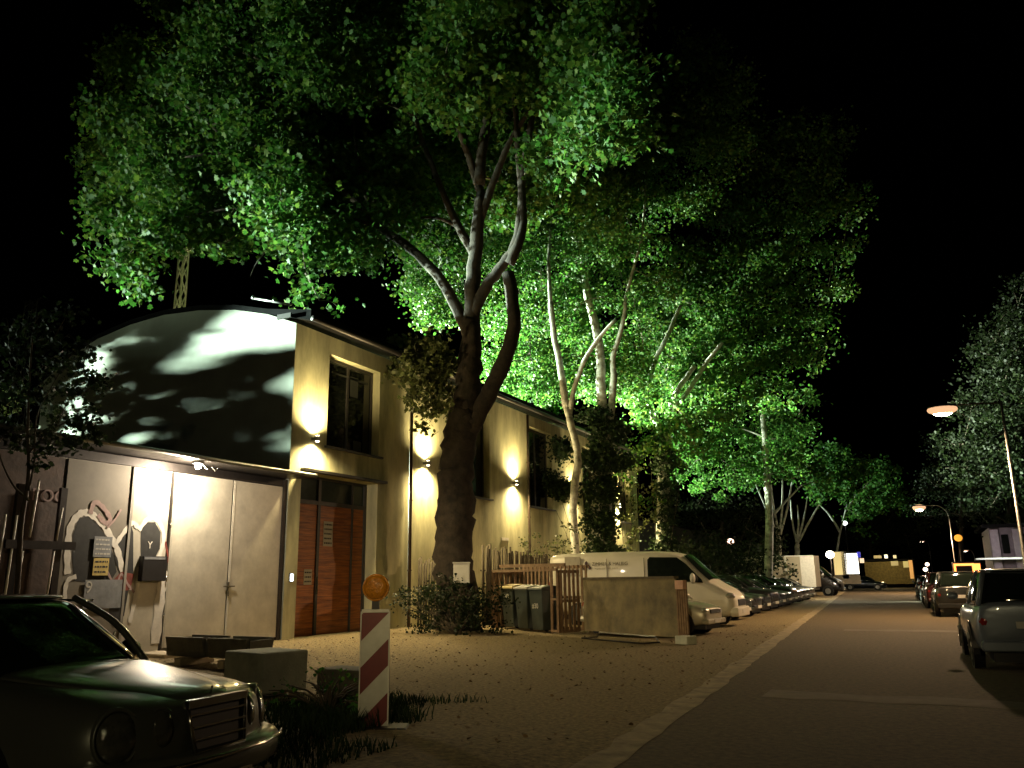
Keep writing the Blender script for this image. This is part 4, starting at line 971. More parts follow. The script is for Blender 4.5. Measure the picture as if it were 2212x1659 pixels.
def make_car(name,label,cat,tab,gh,paintm,loc_,rz,wheels,hw,group=None,rearplate=True,frontplate=True,lights='std',rw=.31,sub=2,plate_text=None):
    """tab: (x, zbottom, ztop, halfwidth) tail to nose.  gh: (rear base x, rear roof x, front roof x, front base x, belt z, roof z)"""
    o=thing(name,label,cat,loc_,rz,group)
    secs=[body_section(x,zb,zt,w) for x,zb,zt,w in tab]
    # rounded ends
    loft(secs).build('body',paintm,o,sub=sub)
    xr0,xr1,xf1,xf0,zb_,zr=gh
    # glasshouse
    def ring(xa,xb,h,z,n=3):
        return [(xa,-h*.86,z),(xa+.10,-h,z),((xa+xb)/2,-h*1.02,z),(xb-.16,-h,z),(xb,-h*.80,z),(xb+.03,0,z),(xb,h*.80,z),(xb-.16,h,z),((xa+xb)/2,h*1.02,z),(xa+.10,h,z),(xa,h*.86,z),(xa-.03,0,z)]
    hb=hw*.90; ht=hw*.70
    zs=[(zb_-.05,0),(zb_+.02,.04),((zb_+zr)/2,.5),(zr-.07,.93),(zr-.03,1.0)]
    rs=[ring(xr0+(xr1-xr0)*t,xf0+(xf1-xf0)*t,hb+(ht-hb)*(t**1.15),z) for z,t in zs]
    loft(rs).build('windows',M['carglass'],o,sub=1)
    # roof
    r0=ring(xr1-.03,xf1+.02,ht*1.02,zr-.045); r1=ring(xr1,xf1,ht*.98,zr-.008); r2=ring(xr1+.25,xf1-.25,ht*.7,zr+.012)
    loft([r0,r1,r2]).build('roof',paintm,o,sub=1)
    for s in(-1,1):
        q=MB(); q.tube([(xf0-.02,s*hb*.84,zb_),((xf0+xf1)/2,s*((hb+ht)/2*.88),(zb_+zr)/2+.015),(xf1-.02,s*ht*.86,zr-.03)],.030,6); q.build('pillar',paintm,o)
        q=MB(); q.tube([(xr0+.05,s*hb*.93,zb_),(xr1+.04,s*ht*.94,zr-.03)],.045,6); q.build('pillar',paintm,o)
        xm=(xf1+xr1)/2-.1; q=MB(); q.tube([(xm,s*hb*1.015,zb_),(xm-.03,s*ht*1.02,zr-.04)],.03,6); q.build('pillar',paintm,o)
    for wx in wheels:
        for s in(-1,1):
            bw_=lerp_table(tab,wx)[2]
            q=MB(); q.disc((wx,s*(bw_-.10),rw),(0,s,0),rw*1.20,.108,24); q.build('wheel_arch',M['black'],o)
            q=MB(); q.tube([(wx,s*(bw_-.17),rw),(wx,s*(bw_-.02),rw),(wx,s*(bw_+.012),rw)],[rw,rw,rw*.93],24); wo_=q.build('wheel',M['tyre'],o)
            q=MB(); q.disc((wx,s*(bw_+.012),rw),(0,s,0),rw*.64,.008,20); 
            for k in range(5):
                a=k*1.2566; q.bar((wx,s*(bw_+.024),rw),(wx+math.cos(a)*rw*.6,s*(bw_+.024),rw+math.sin(a)*rw*.6),.05,.012)
            q.build('rim',M['rim'],wo_)
    xn=tab[-1][0]; xt=tab[0][0]
    bz=lerp_table(tab,xn-.1)
    if lights in('std','van'):
        zl=.66 if lights=='std' else .92
        for s in(-1,1):
            w_=lerp_table(tab,xn-.16)[2]
            q=MB(); q.ball((xn-.13,s*w_*.76,zl),(.10,.17,.085),12,8); q.build('headlight',M['lens'],o)
            w_=lerp_table(tab,xt+.12)[2]
            q=MB(); q.ball((xt+.08,s*w_*.82,.80 if lights=='std' else 1.2),(.07,.11,.13 if lights=='std' else .25),12,8); q.build('tail_light',M['tail'],o)
        q=MB(); q.box(xn-.05,xn+.012,-.42,.42,zl-.07,zl+.04)
        for k in range(3): q.box(xn+.012,xn+.018,-.40,.40,zl-.055+k*.035,zl-.045+k*.035)
        q.build('grille',M['black'],o,bevel=.01)
    q=MB(); q.prism([(-hw*.86,.30),(hw*.86,.30),(hw*.9,.36),(hw*.86,.44),(-hw*.86,.44),(-hw*.9,.36)],'x',xn-.16,xn+.05); q.build('bumper',paintm,o,bevel=.03)
    q=MB(); q.prism([(-hw*.86,.32),(hw*.86,.32),(hw*.9,.40),(hw*.86,.50),(-hw*.86,.50),(-hw*.9,.40)],'x',xt-.05,xt+.14); q.build('bumper',paintm,o,bevel=.03)
    if frontplate:
        q=MB(); q.box(xn+.05,xn+.062,-.26,.26,.33,.44); po=q.build('number_plate',M['white'],o)
        if plate_text: texto(plate_text,.105,(xn+.064,0,.385),(R_(90),0,R_(90)),M['ink'],po)
    if rearplate:
        q=MB(); q.box(xt-.045,xt-.03,-.26,.26,.70,.81); q.build('number_plate',M['plate'],o)
    for s in(-1,1):
        q=MB(); q.ball((xf0-.28,s*(hw+.08),zb_+.09),(.07,.11,.075),10,6); q.build('mirror',paintm,o)
    q=MB(); q.box(xt+.05,xn-.1,-hw*.7,hw*.7,.16,.34); q.build('underbody',M['black'],o)
    return o
sedan=[(-2.20,.42,.82,.70),(-2.12,.30,.90,.80),(-1.75,.22,.95,.86),(-1.2,.20,.93,.88),(0,.20,.92,.885),(.9,.20,.92,.88),(1.4,.22,.86,.87),(1.85,.24,.79,.84),(2.08,.30,.72,.79),(2.16,.42,.66,.70)]
hatch=[(-1.95,.42,.95,.72),(-1.9,.28,1.0,.80),(-1.6,.22,.99,.85),(-1.0,.20,.97,.865),(0,.20,.96,.87),(.85,.20,.95,.865),(1.25,.22,.90,.85),(1.65,.24,.82,.82),(1.88,.30,.73,.76),(1.96,.42,.66,.67)]
suv=[(-2.1,.5,1.05,.76),(-2.05,.32,1.12,.84),(-1.7,.26,1.10,.90),(-1,.24,1.08,.91),(0,.24,1.07,.91),(.9,.24,1.07,.905),(1.35,.26,1.03,.89),(1.8,.28,.97,.86),(2.06,.36,.86,.80),(2.14,.5,.78,.70)]
GHs=(-1.62,-.95,.35,1.15,.92,1.43); GHh=(-1.86,-1.55,.25,1.08,.96,1.46); GHu=(-2.0,-1.72,.3,1.12,1.07,1.66)
def noseX(Y): return -6.0-.028*(Y-25)
G='cars parked nose out along the left of the street'
# prototypes stand in the row themselves
row=[('white_hatchback',hatch,GHh,'p_white','white hatchback nosing out just behind the board screen',24.9,'std'),]
protos={}
def row_car(kind,pm,label,Y,name):
    key=(kind,pm)
    L={'sedan':2.16,'hatch':1.96,'suv':2.14}[kind]
    x=noseX(Y)-L+(.45 if Y<26 else 0); rz=R_(-6)
    if key in protos:
        c=copy_tree(protos[key]); c.name=name; c.location=(x,Y,0); c.rotation_euler=(0,0,rz); c['label']=label; c['group']=G; return c
    tab,gh={'sedan':(sedan,GHs),'hatch':(hatch,GHh),'suv':(suv,GHu)}[kind]
    wh={'sedan':(-1.35,1.3),'hatch':(-1.25,1.22),'suv':(-1.35,1.35)}[kind]
    c=make_car(name,label,'car',tab,gh,M[pm],(x,Y,0),rz,wh,{'sedan':.88,'hatch':.865,'suv':.91}[kind],G,rw=.36 if kind=='suv' else .31)
    protos[key]=c; return c
row_car('hatch','p_white','pale hatchback nosing out just behind the board screen',24.9,'parked_car')
labs=['first dark car after the white van','second dark car after the white van','third dark car after the white van','fourth dark car after the white van','fifth dark car after the white van','sixth dark car after the white van','seventh dark car after the white van','eighth dark car after the white van','ninth dark car after the white van','tenth dark car after the white van','eleventh dark car, last before the trailer']
kinds=[('sedan','p_green'),('hatch','p_grey'),('sedan','p_black'),('suv','p_black'),('hatch','p_blue'),('sedan','p_green'),('suv','p_black'),('sedan','p_black'),('hatch','p_grey'),('sedan','p_green'),('hatch','p_blue')]
for i,(k,l) in enumerate(zip(kinds,labs)):
    row_car(k[0],k[1],l,33.4+i*2.75,'parked_car')
# white van
emb_=mat('emblem_dark',(.05,.02,.03),.5)
def make_van(label,loc_,rz,pm,name='delivery_van',group=None,letter=True,scale=1):
    o=thing(name,label,'van',loc_,rz,group)
    tab=[(-3.3,.50,2.36,.90),(-3.27,.38,2.42,.95),(-2.9,.30,2.46,.97),(-1,.28,2.48,.98),(.6,.28,2.46,.98),(1.2,.28,2.42,.98),(1.62,.28,2.30,.975),(2.05,.28,1.86,.97),(2.50,.28,1.44,.96),(2.9,.30,1.25,.94),(3.12,.34,1.12,.90),(3.24,.42,.96,.82),(3.30,.52,.82,.70)]
    def sec(x,zb,zt,hw):
        h=zt-zb; half=[(0,zb),(hw*.85,zb),(hw,zb+.08*h),(hw,zb+.45*h),(hw*.975,zb+.72*h),(hw*.92,zb+.93*h),(hw*.80,zt-.01),(hw*.4,zt+.02)]
        return [(x,y,z) for y,z in half]+[(x,0,zt+.03)]+[(x,-y,z) for y,z in half[:0:-1]]
    loft([sec(*t) for t in tab]).build('body',pm,o,sub=1)
    for s in(-1,1):
        q=MB(); P=[(.42,1.62),(.50,1.54),(2.30,1.40),(2.26,1.50),(1.75,2.02),(1.45,2.24),(.50,2.27),(.42,2.18)]; P=P if s<0 else P[::-1]
        q.add([(x,s*(.985-.055*max(0,(z-1.3)/.9)+.012),z) for x,z in P],[tuple(range(len(P)))]); q.build('side_window',M['carglass'],o)
        q=MB(); q.ball((2.0,s*1.14,1.55),(.09,.13,.17),10,8); q.bar((2.0,s*.98,1.45),(2.0,s*1.1,1.5),.05); q.build('mirror',M['white'],o)
        q=MB(); q.ball((3.06,s*.74,.96),(.20,.17,.13),12,8); q.build('headlight',M['lens'],o)
        for x in(-2.1,2.28):
            q=MB(); q.disc((x,s*.885,.35),(0,s,0),.43,.11,24); q.build('wheel_arch',M['black'],o)
            q=MB(); q.tube([(x,s*.83,.35),(x,s*1.0,.35)],.35,24); w_=q.build('wheel',M['tyre'],o)
            q=MB(); q.disc((x,s*1.0,.35),(0,s,0),.22,.012,20); q.build('rim',M['rim'],w_)
        q=MB(); q.ball((-3.27,s*.84,1.3),(.05,.08,.25),8,6); q.build('tail_light',M['tail'],o)
    # windscreen strip
    q=MB(); zz=[(1.60,2.31,.74),(1.80,2.12,.80),(2.12,1.79,.86),(2.44,1.50,.88)]
    vs=[];fs=[]
    for x,z,w_ in zz: vs+=[(x+.035,-w_,z-.015),(x+.05,-w_*.4,z+.03),(x+.05,w_*.4,z+.03),(x+.035,w_,z-.015)]
    for i in range(3):
        for k in range(3): fs.append((i*4+k,(i+1)*4+k,(i+1)*4+k+1,i*4+k+1))
    q.add(vs,fs,True); q.build('windscreen',M['carglass'],o)
    q=MB(); q.box(3.2,3.31,-.5,.5,.66,.86)
    for k in range(3): q.box(3.31,3.32,-.48,.48,.69+k*.05,.705+k*.05)
    q.build('grille',M['black'],o,bevel=.01)
    q=MB(); q.prism([(-.84,.32),(.84,.32),(.9,.45),(.86,.62),(-.86,.62),(-.9,.45)],'x',3.10,3.36); q.build('bumper',pm,o,bevel=.04)
    q=MB(); q.box(3.36,3.375,-.26,.26,.42,.53); q.build('number_plate',M['white'],o)
    for x in(-1.05,.30):
        q=MB(); q.box(x,x+.014,-.996,-.95,.5,2.25); q.build('door_seam',M['greypanel'],o)
    q=MB(); q.box(-2.7,-1.2,-.995,-.972,1.1,1.14) 
    if letter:
        def sideY(z): return -(.982-.05*max(0,(z-1.35)))-.012
        q=MB(); q.box(-2.62,-2.02,sideY(2.0)-.006,sideY(1.5),1.66,2.34); q.build('grey_poster',M['stickergrey'],o)
        for x in(-2.46,-2.22):
            q=MB(); q.ball((x,sideY(2)-.012,2.16),(.025,.006,.06),8,6); q.build('poster_mark',M['ink'],o)
        q=MB(); q.box(-2.52,-2.16,sideY(2)-.012,sideY(2)-.006,1.86,1.93); q.build('poster_mark',M['ink'],o)
        for P in ([(-1.80,2.20),(-1.73,2.11),(-1.78,2.02),(-1.87,2.02),(-1.86,2.12)],[(-1.74,2.08),(-1.63,1.97),(-1.64,1.89),(-1.71,1.89),(-1.77,2.00)],[(-1.93,1.95),(-1.78,1.97),(-1.77,1.90),(-1.85,1.86),(-1.93,1.88)]):
            q=MB(); q.add([(x,sideY(1.9)-.008,z) for x,z in P],[tuple(range(len(P)))[::-1]]); q.build('emblem',emb_,o)
        tx=texto('ZIMMER & HALBIG',.162,(-.93,sideY(1.95)-.010,2.07),(R_(90-3),0,0),mat('lettering_ochre',(.045,.034,.010),.6),o)
        tx=texto('KLIMA  LÜFTUNG  KÄLTE',.075,(-1.05,sideY(1.75)-.010,1.92),(R_(90-3),0,0),mat('lettering_pale',(.36,.32,.24),.6),o)
    return o
make_van('white delivery van with dark lettering on its side behind the board screen',(-8.93,29.05,0),R_(-1),M['vanwhite'])
# second van whose tall side mirror sticks up is left to the row
# trailer box at the far end of the row
tr=thing('box_trailer','pale box trailer beyond the row of dark cars','trailer',(-10.3,67,0),R_(-4))
q=MB(); q.box(-3.0,3.0,-1.1,1.1,.75,3.0); q.build('box',mat('trailer_cream',(.40,.34,.24),.6,var=.1),tr,bevel=.04)
q=MB(); q.box(-3.03,-2.95,-1.13,-1.08,.75,3.02); q.box(.95,1.05,-1.13,-1.1,.75,3.0); q.box(-3.0,3.0,-1.13,-1.08,2.95,3.03); q.build('edge_rail',M['white'],tr)
q=MB(); q.box(2.05,3.04,-1.12,-1.1,.75,2.98); q.build('front_panel',M['whitepaint'],tr)
for x in(-.6,.6):
    q=MB(); q.tube([(x,-1.0,.36),(x,-.8,.36)],.36,16); q.build('wheel',M['tyre'],tr)
q=MB(); q.box(-2.9,2.9,-.9,.9,.55,.75); q.build('chassis',M['black'],tr)
make_van('dark van parked past the pale trailer',(-9.4,73,0),R_(-4),M['p_black'],'parked_van',None,False)
# ------------------------------------------------------------------ right hand row
G2='cars parked along the right kerb'
def right_car(kind,pm,label,Y,x=None,rz=91.7):
    tab,gh,hw_,wh={'sedan':(sedan,GHs,.88,(-1.35,1.3)),'hatch':(hatch,GHh,.865,(-1.25,1.22)),'suv':(suv,GHu,.91,(-1.35,1.35))}[kind]
    x=x if x is not None else kerbX(Y)-1.05
    key=(kind,pm)
    if key in protos:
        c=copy_tree(protos[key]); c.name='parked_car'; c.location=(x,Y,0); c.rotation_euler=(0,0,R_(rz)); c['label']=label; c['group']=G2; return c
    c=make_car('parked_car',label,'car',tab,gh,M[pm],(x,Y,0),R_(rz),wh,hw_,G2,rw=.36 if kind=='suv' else .31); protos[key]=c; return c
right_car('suv','p_silver','blue grey car at the right edge seen from its rear corner',18.6,1.42)
right_car('suv','p_grey','dark car with a lit rear number plate ahead of the blue grey one',38.2,.98)
right_car('suv','p_red','dark red car just beyond the one with the lit plate',46.5,.65)
right_car('sedan','p_black','black saloon third along the right kerb beyond the dark red car',53.0,.45)
right_car('sedan','p_green','dark saloon fourth along the right kerb',60.5,.2)
right_car('hatch','p_grey','dark hatchback farthest along the right kerb',68.0,.0)
# car standing crosswise at the street end
right_car('sedan','p_blue','dark saloon standing crosswise at the street end',97,-6.1,rz=2)['group']='cars at the street end'

# ------------------------------------------------------------------ near saloon with four oval lamps
def near_car():
    ang=R_(4.3)
    o=thing('near_saloon','dark old saloon with four oval headlamps and a chrome grille in the near corner','car',(-7.0,4.34,.036),ang)
    hw=.90
    tab=[(-2.4,.45,.86,.70),(-2.34,.30,.95,.82),(-1.9,.22,1.0,.88),(-1.2,.20,.98,.90),(0,.20,.96,.90),(.85,.20,.955,.90),(1.15,.20,.945,.90),(1.6,.21,.91,.89),(1.95,.22,.875,.875),(2.18,.24,.85,.85),(2.32,.26,.825,.79),(2.43,.29,.80,.66),(2.50,.33,.775,.50),(2.545,.38,.73,.34),(2.56,.44,.66,.22)]
    loft([body_section(x,a,b,w_,.035,.90) for x,a,b,w_ in tab]).build('body',M['p_merc'],o,sub=2)
    # bonnet: raised central panel with creases, cut line
    bn=[]
    for x,z,w_ in ((1.12,1.0,.70),(1.38,.982,.68),(1.7,.945,.60),(2.0,.915,.48),(2.28,.875,.37),(2.50,.825,.29)):
        bn.append([(x,-w_,z-.045),(x,-w_*.93,z-.012),(x,-w_*.5,z+.012),(x,0,z+.02),(x,w_*.5,z+.012),(x,w_*.93,z-.012),(x,w_,z-.045),(x,w_*.5,z-.09),(x,-w_*.5,z-.09)])
    loft(bn).build('bonnet',M['p_merc'],o,sub=2)
    xr0,xr1,xf1,xf0,zb_,zr=-1.75,-1.0,.50,1.26,.96,1.49
    def ring(xa,xb,h,z): return [(xa,-h*.86,z),(xa+.10,-h,z),((xa+xb)/2,-h*1.02,z),(xb-.20,-h,z),(xb,-h*.78,z),(xb+.06,0,z),(xb,h*.78,z),(xb-.20,h,z),((xa+xb)/2,h*1.02,z),(xa+.10,h,z),(xa,h*.86,z),(xa-.03,0,z)]
    hb,ht=.83,.68
    rs=[ring(xr0+(xr1-xr0)*t,xf0+(xf1-xf0)*t,hb+(ht-hb)*(t**1.15),z) for z,t in ((zb_-.05,0),(zb_+.02,.04),((zb_+zr)/2,.5),(zr-.07,.93),(zr-.03,1.0))]
    loft(rs).build('windows',M['carglass'],o,sub=2)
    r0=ring(xr1-.03,xf1+.03,ht*1.03,zr-.05); r1=ring(xr1,xf1,ht*.98,zr-.008); r2=ring(xr1+.25,xf1-.25,ht*.7,zr+.012)
    loft([r0,r1,r2]).build('roof',M['p_merc'],o,sub=2)
    for s in(-1,1):
        q=MB(); q.tube(smooth_path([(xf0-.03,s*hb*.82,zb_),((xf0+xf1)/2+.02,s*((hb+ht)/2*.86),(zb_+zr)/2+.03),(xf1,s*ht*.84,zr-.03)],4),.028,8); q.build('pillar',M['p_merc'],o)
        q=MB(); q.tube([(xr0+.05,s*hb*.93,zb_),(xr1+.04,s*ht*.94,zr-.03)],.06,6); q.build('pillar',M['p_merc'],o)
        q=MB(); q.tube([(-.35,s*hb*1.015,zb_),(-.38,s*ht*1.02,zr-.04)],.035,6)
        q.build('pillar',M['p_merc'],o)
        q=MB(); q.tube([(xf1+.1,s*ht*.99,zr-.055),(-.2,s*ht*1.05,zr-.05),(xr1,s*ht*1.0,zr-.06)],.012,6); q.build('window_trim',M['chrome'],o)
    # oval lamps: large outer, small inner; housings, chrome lids
    for s in(-1,1):
        for (yy,zz,rx,ry,xx,nn) in ((.665,.645,.125,.155,2.37,(.86,s*.48,.16)),(.415,.66,.09,.12,2.475,(.92,s*.36,.14))):
            nrm=Vector(nn).normalized()
            c=Vector((xx,s*yy,zz)); qm=nrm.to_track_quat('Z','Y').to_matrix()
            q=MB(); n=28
            ringv=[]
            for rr_,dz in ((1.30,-.30),(1.22,-.10),(1.13,.020),(1.02,.026),(.98,.010)):
                ringv.append([c+qm@Vector((rx*rr_*math.cos(2*math.pi*k/n),ry*rr_*math.sin(2*math.pi*k/n),dz)) for k in range(n)])
            loft(ringv,q,False); hl=q.build('headlight',M['p_merc'],o)
            q=MB(); ringv=[]
            for rr_,dz in ((1.0,.008),(.9,.030),(.6,.048),(.3,.056),(.02,.058)):
                ringv.append([c+qm@Vector((rx*rr_*math.cos(2*math.pi*k/n),ry*rr_*math.sin(2*math.pi*k/n),dz)) for k in range(n)])
            loft(ringv,q,True); q.build('lens',M['lamp_glass'],hl)
    # grille
    def gr(y,z): return (2.635-.16*(z-.5)-abs(y)*.10, y, z)
    q=MB()
    yb,yt,z0,z1=.235,.285,.50,.80
    q.tube([gr(-yb,z0),gr(-yt,z1),gr(yt,z1),gr(yb,z0),gr(-yb,z0)],.018,6); q.bar(gr(-yt,z1-.005),gr(yt,z1-.005),.05,.05)
    g0=q.build('grille',M['chrome'],o)
    q=MB(); q.add([gr(-yb,z0),gr(yb,z0),gr(yt,z1),gr(-yt,z1)],[(0,1,2,3)]); q.build('mesh',M['black'],g0)
    q=MB()
    for k in range(1,4):
        z=z0+(z1-z0)*k/4; a=Vector(gr(-yb-.04*k/4,z))+Vector((.012,0,0)); b=Vector(gr(yb+.04*k/4,z))+Vector((.012,0,0)); q.bar(a,b,.012,.012)
    q.build('slat',M['chrome'],g0)
    q=MB(); 
    P=[]
    for y in [-.92,-.90,-.75,-.4,0,.4,.75,.90,.92]:
        P.append((2.66-.24*(abs(y)/.9)**3-(0.2 if abs(y)>.91 else 0),y))
    secs=[[(x-.24,y,.28),(x-.02,y,.28),(x,y,.34),(x+.012,y,.42),(x,y,.50),(x-.24,y,.54)] for x,y in P]
    loft(secs).build('bumper',M['p_merc'],o,sub=1)
    q=MB(); q.tube([(x+.016,y,.455) for x,y in P[1:-1]],.014,6); q.build('bumper_trim',M['chrome'],o)
    q=MB(); q.box(2.665,2.677,-.26,.26,.23,.34); po=q.build('number_plate',mat('plate_white',(.5,.42,.34),.5),o)
    texto('K·GO 724',.11,(2.680,0,.285),(R_(90),0,R_(90)),M['ink'],po)
    for wx in(-1.45,1.42):
        for s in(-1,1):
            q=MB(); q.disc((wx,s*.80,.31),(0,s,0),.37,.11,28); q.build('wheel_arch',M['black'],o)
            q=MB(); q.tube([(wx,s*.74,.31),(wx,s*.90,.31),(wx,s*.915,.31)],[.31,.31,.29],28); w_=q.build('wheel',M['tyre'],o)
            q=MB(); q.disc((wx,s*.915,.31),(0,s,0),.20,.01,24); q.build('rim',M['rim'],w_)
    for s in(-1,1):
        q=MB(); q.ball((.72,s*1.0,1.02),(.08,.12,.075),12,8); q.build('mirror',M['p_merc'],o)
    q=MB(); q.box(-2.3,2.2,-.6,.6,.18,.4); q.build('underbody',M['black'],o)
    q=MB(); q.tube([(2.50,0,.83),(2.51,0,.88)],.008,6); q.build('bonnet_badge',M['chrome'],o)
    q=MB(); 
    for s in(-.35,.25): q.tube([(1.10,s,.985),(.98,s+.3,1.06),(.80,s+.5,1.17)],.009,5)
    q.build('wiper',M['black'],o)
    return o
def at_z(u,v,z):
    d=CAM@Vector((u-CX,-(v-CY),-F)); t=(z-H)/d.z
    return Vector((0,0,H))+d*t
M['lamp_glass']=mat('oval_lamp_glass',(.10,.10,.08),.07,.2,var=.4,scale=18,bump=.2,bscale=40,coat=1)
near_car()

# ------------------------------------------------------------------ street lamps
STREET=(1.0,.66,.36)
def street_lamp(label,px,Y,hz,hx,E,style='curve',rise=.3,group='street lamps on the right kerb',light=True,glowc=(1,.70,.42),gs=60,hr=.25,bowl=.10):
    t=thing('street_lamp',label,'street lamp',(px,Y,.1),0,group)
    q=MB(); q.tube([(0,0,0),(0,0,1.2),(0,0,1.25),(0,0,hz-1.2 if style=='curve' else hz)],[.09,.085,.06,.045],10); q.build('pole',M['zinc'],t)
    d=hx-px
    q=MB()
    if style=='curve': q.tube(smooth_path([(0,0,hz-1.25),(d*.06,0,hz-.6),(d*.3,0,hz-.08),(d*.65,0,hz),(d*.95,0,hz-.02)],4),.035,8)
    else: q.tube([(0,0,hz-.05),(d*.5,0,hz+.02),(d*.95,0,hz)],.03,8); q.tube([(0,0,hz-1.3),(d*.85,0,hz-.12)],.008,4)
    q.build('arm',M['darkmetal'] if style!='curve' else M['zinc'],t)
    q=MB(); q.ball((d,0,hz),(hr*1.25,hr*.55,.10),14,8); q.build('lamp_head',M['darkmetal'],t)
    q=MB(); q.ball((d,0,hz-.04-bowl*.35),(hr*1.25,max(hr*.62,bowl*1.0),bowl),18,12); q.build('lamp_bowl',glow('lamp_bowl_glow',(1,.56,.30),.85) if light or E==0 else M['zinc'],t)  # orange glowing shell imitating the halo round the lamp
    q=MB(); q.ball((d,0,hz-.05-bowl*.75),(hr*.85,max(hr*.42,bowl*.8),bowl*.85),16,10); q.build('lamp_glass',glow('street_lamp_glow',glowc,gs),t)
    if light: lamp('street_lamp_light','SPOT',(hx,Y,hz-.14-bowl*1.5),E,STREET,(hx-.5,Y-1.0,0),165,.6,.18)
    return t
street_lamp('nearest street lamp, a glaring oval head on a tall pole at the right edge',3.15,35,7.65,1.2,5000,'straight',hr=.42,bowl=.20)
street_lamp('second street lamp on a curved arm behind the near one',2.18,80,7.15,.0,5500,'curve',gs=45,hr=.42,bowl=.26)
# the lamp behind the viewer continues the 45 m spacing
street_lamp('street lamp standing behind the viewer, same as the nearest one',3.9,-12,7.7,1.9,0,'straight',light=False)
lamp('street_lamp_light','SPOT',(1.9,-12,7.55),9500,(1.0,.74,.34),(-8.4,30,1.6),30,1.0,.2)
lamp('street_lamp_light','SPOT',(1.9,-12,7.5),700,(1.0,.84,.45),(-12,20,6),110,1.0,.2)
for (u,v,Y,lab) in ((1991,1170,150,'tiny far street lamp above the last cars'),(2085,1190,130,'small white far lamp right of the curved lamp pole')):
    p=at(u,v,Y); street_lamp(lab,p.x+1,Y,p.z,p.x,0,'curve',group='far street lamps',light=False,glowc=(.9,.85,.75),gs=8,hr=.3)
# amber warning lights and other far lights
def far_light(name,label,u,v,Y,r,c,s,cat='lamp',post=True):
    p=at(u,v,Y); o=thing(name,label,cat,(p.x,p.y,0 if post else p.z))
    z=p.z if post else 0
    q=MB(); q.ball((0,0,z),(r,r*.6,r*.9),10,8); q.build('light',glow(name+'_glow',c,s),o)
    if post: q=MB(); q.tube([(0,.05,0),(0,.05,z)],.05,6); q.build('pole',M['darkmetal'],o)
    return o
far_light('amber_signal','amber flashing signal hanging right of the curved lamp pole',2070,1162,85,.34,(1,.42,.05),.9,'signal')
far_light('red_lamp','small reddish lamp glowing in the dark shrubs',1578,1170,62,.24,(1,.62,.45),5,'lamp')
far_light('shed_lamp','round glaring lamp at the corner of the pale trailer',1793,1198,72,.32,(1,.93,.72),14,'lamp')
far_light('white_lamp','small white lamp in the far leaves above the lit shed',1825,1130,100,.26,(.85,1,.9),5,'lamp')
lamp('shed_lamp_light','POINT',tuple(at(1780,1190,63)+Vector((0,-.8,0))),700,(1,.85,.6),radius=.3)
# bright kiosk panels by the shed
ks=thing('lit_kiosk','brightly lit white and yellow kiosk at the left of the street end','kiosk',(at(1845,1250,90).x,90,0))
bx_=at(1845,1250,90).x
def fpan(u0,u1,v0,v1,Y,m,name,par):
    a=at(u0,v1,Y); b=at(u1,v0,Y); q=MB(); q.box(a.x-par.location.x,b.x-par.location.x,-.1,.1,max(0,a.z),b.z); return q.build(name,m,par)
fpan(1828,1852,1195,1240,90,glow('kiosk_white',(1,.95,.80),2.2),'lit_panel',ks); fpan(1804,1822,1192,1242,90,glow('kiosk_yellow',(.9,.68,.28),.7),'lit_panel',ks)
fpan(1852,1858,1192,1204,90,glow('kiosk_blue',(.05,.05,.5),.8),'lit_sign',ks); fpan(1822,1828,1190,1250,90,M['darkmetal'],'post',ks); fpan(1804,1858,1242,1262,90,M['greypanel'],'base',ks)
# yellow lit building across the end
yb_=thing('end_building','low ochre building with dim lit windows across the street end','building',(at(1920,1250,112).x,112,0))
yw=mat('ochre_wall',(.17,.125,.04),.9,var=.4)
def bp(u0,u1,v0,v1,dy,m,name,depth=.2,lab=None):
    a=at(u0,v1,112); b=at(u1,v0,112); q=MB(); q.box(a.x-yb_.location.x,b.x-yb_.location.x,dy,dy+depth,max(0,a.z),b.z); o=q.build(name,m,yb_); 
    if lab:o['label']=lab
bp(1872,1972,1212,1262,0,yw,'wall',6); bp(1870,1975,1207,1212,-.3,M['roof'],'roof',7)
bp(1952,1962,1212,1226,-.06,glow('dim_window',(.7,.6,.25),.25),'window',.05); bp(1925,1940,1212,1222,-.06,glow('dim_window',(.5,.42,.2),.25),'window',.05)
bp(1911,1917,1198,1206,-.2,glow('roof_light',(1,.9,.7),1.2),'roof_light',.2); bp(1930,1936,1199,1206,-.2,glow('roof_light',(.8,.7,.4),.5),'roof_light',.2); bp(1888,1904,1200,1206,-.2,glow('roof_light',(.5,.4,.2),.3),'roof_light',.2)
bp(1967,1970,1208,1250,-.12,glow('strip_light',(.7,.35,.1),.6),'strip_light',.05); bp(1858,1866,1206,1216,-.2,glow('roof_light',(1,.7,.5),.8),'roof_light',.2)
lamp('end_light','POINT',tuple(at(1915,1205,108)),350,(1,.8,.4),radius=.3)
lamp('end_light','POINT',tuple(at(1900,1215,80)+Vector((0,0,3))),260,(.95,.85,.5),radius=.3)
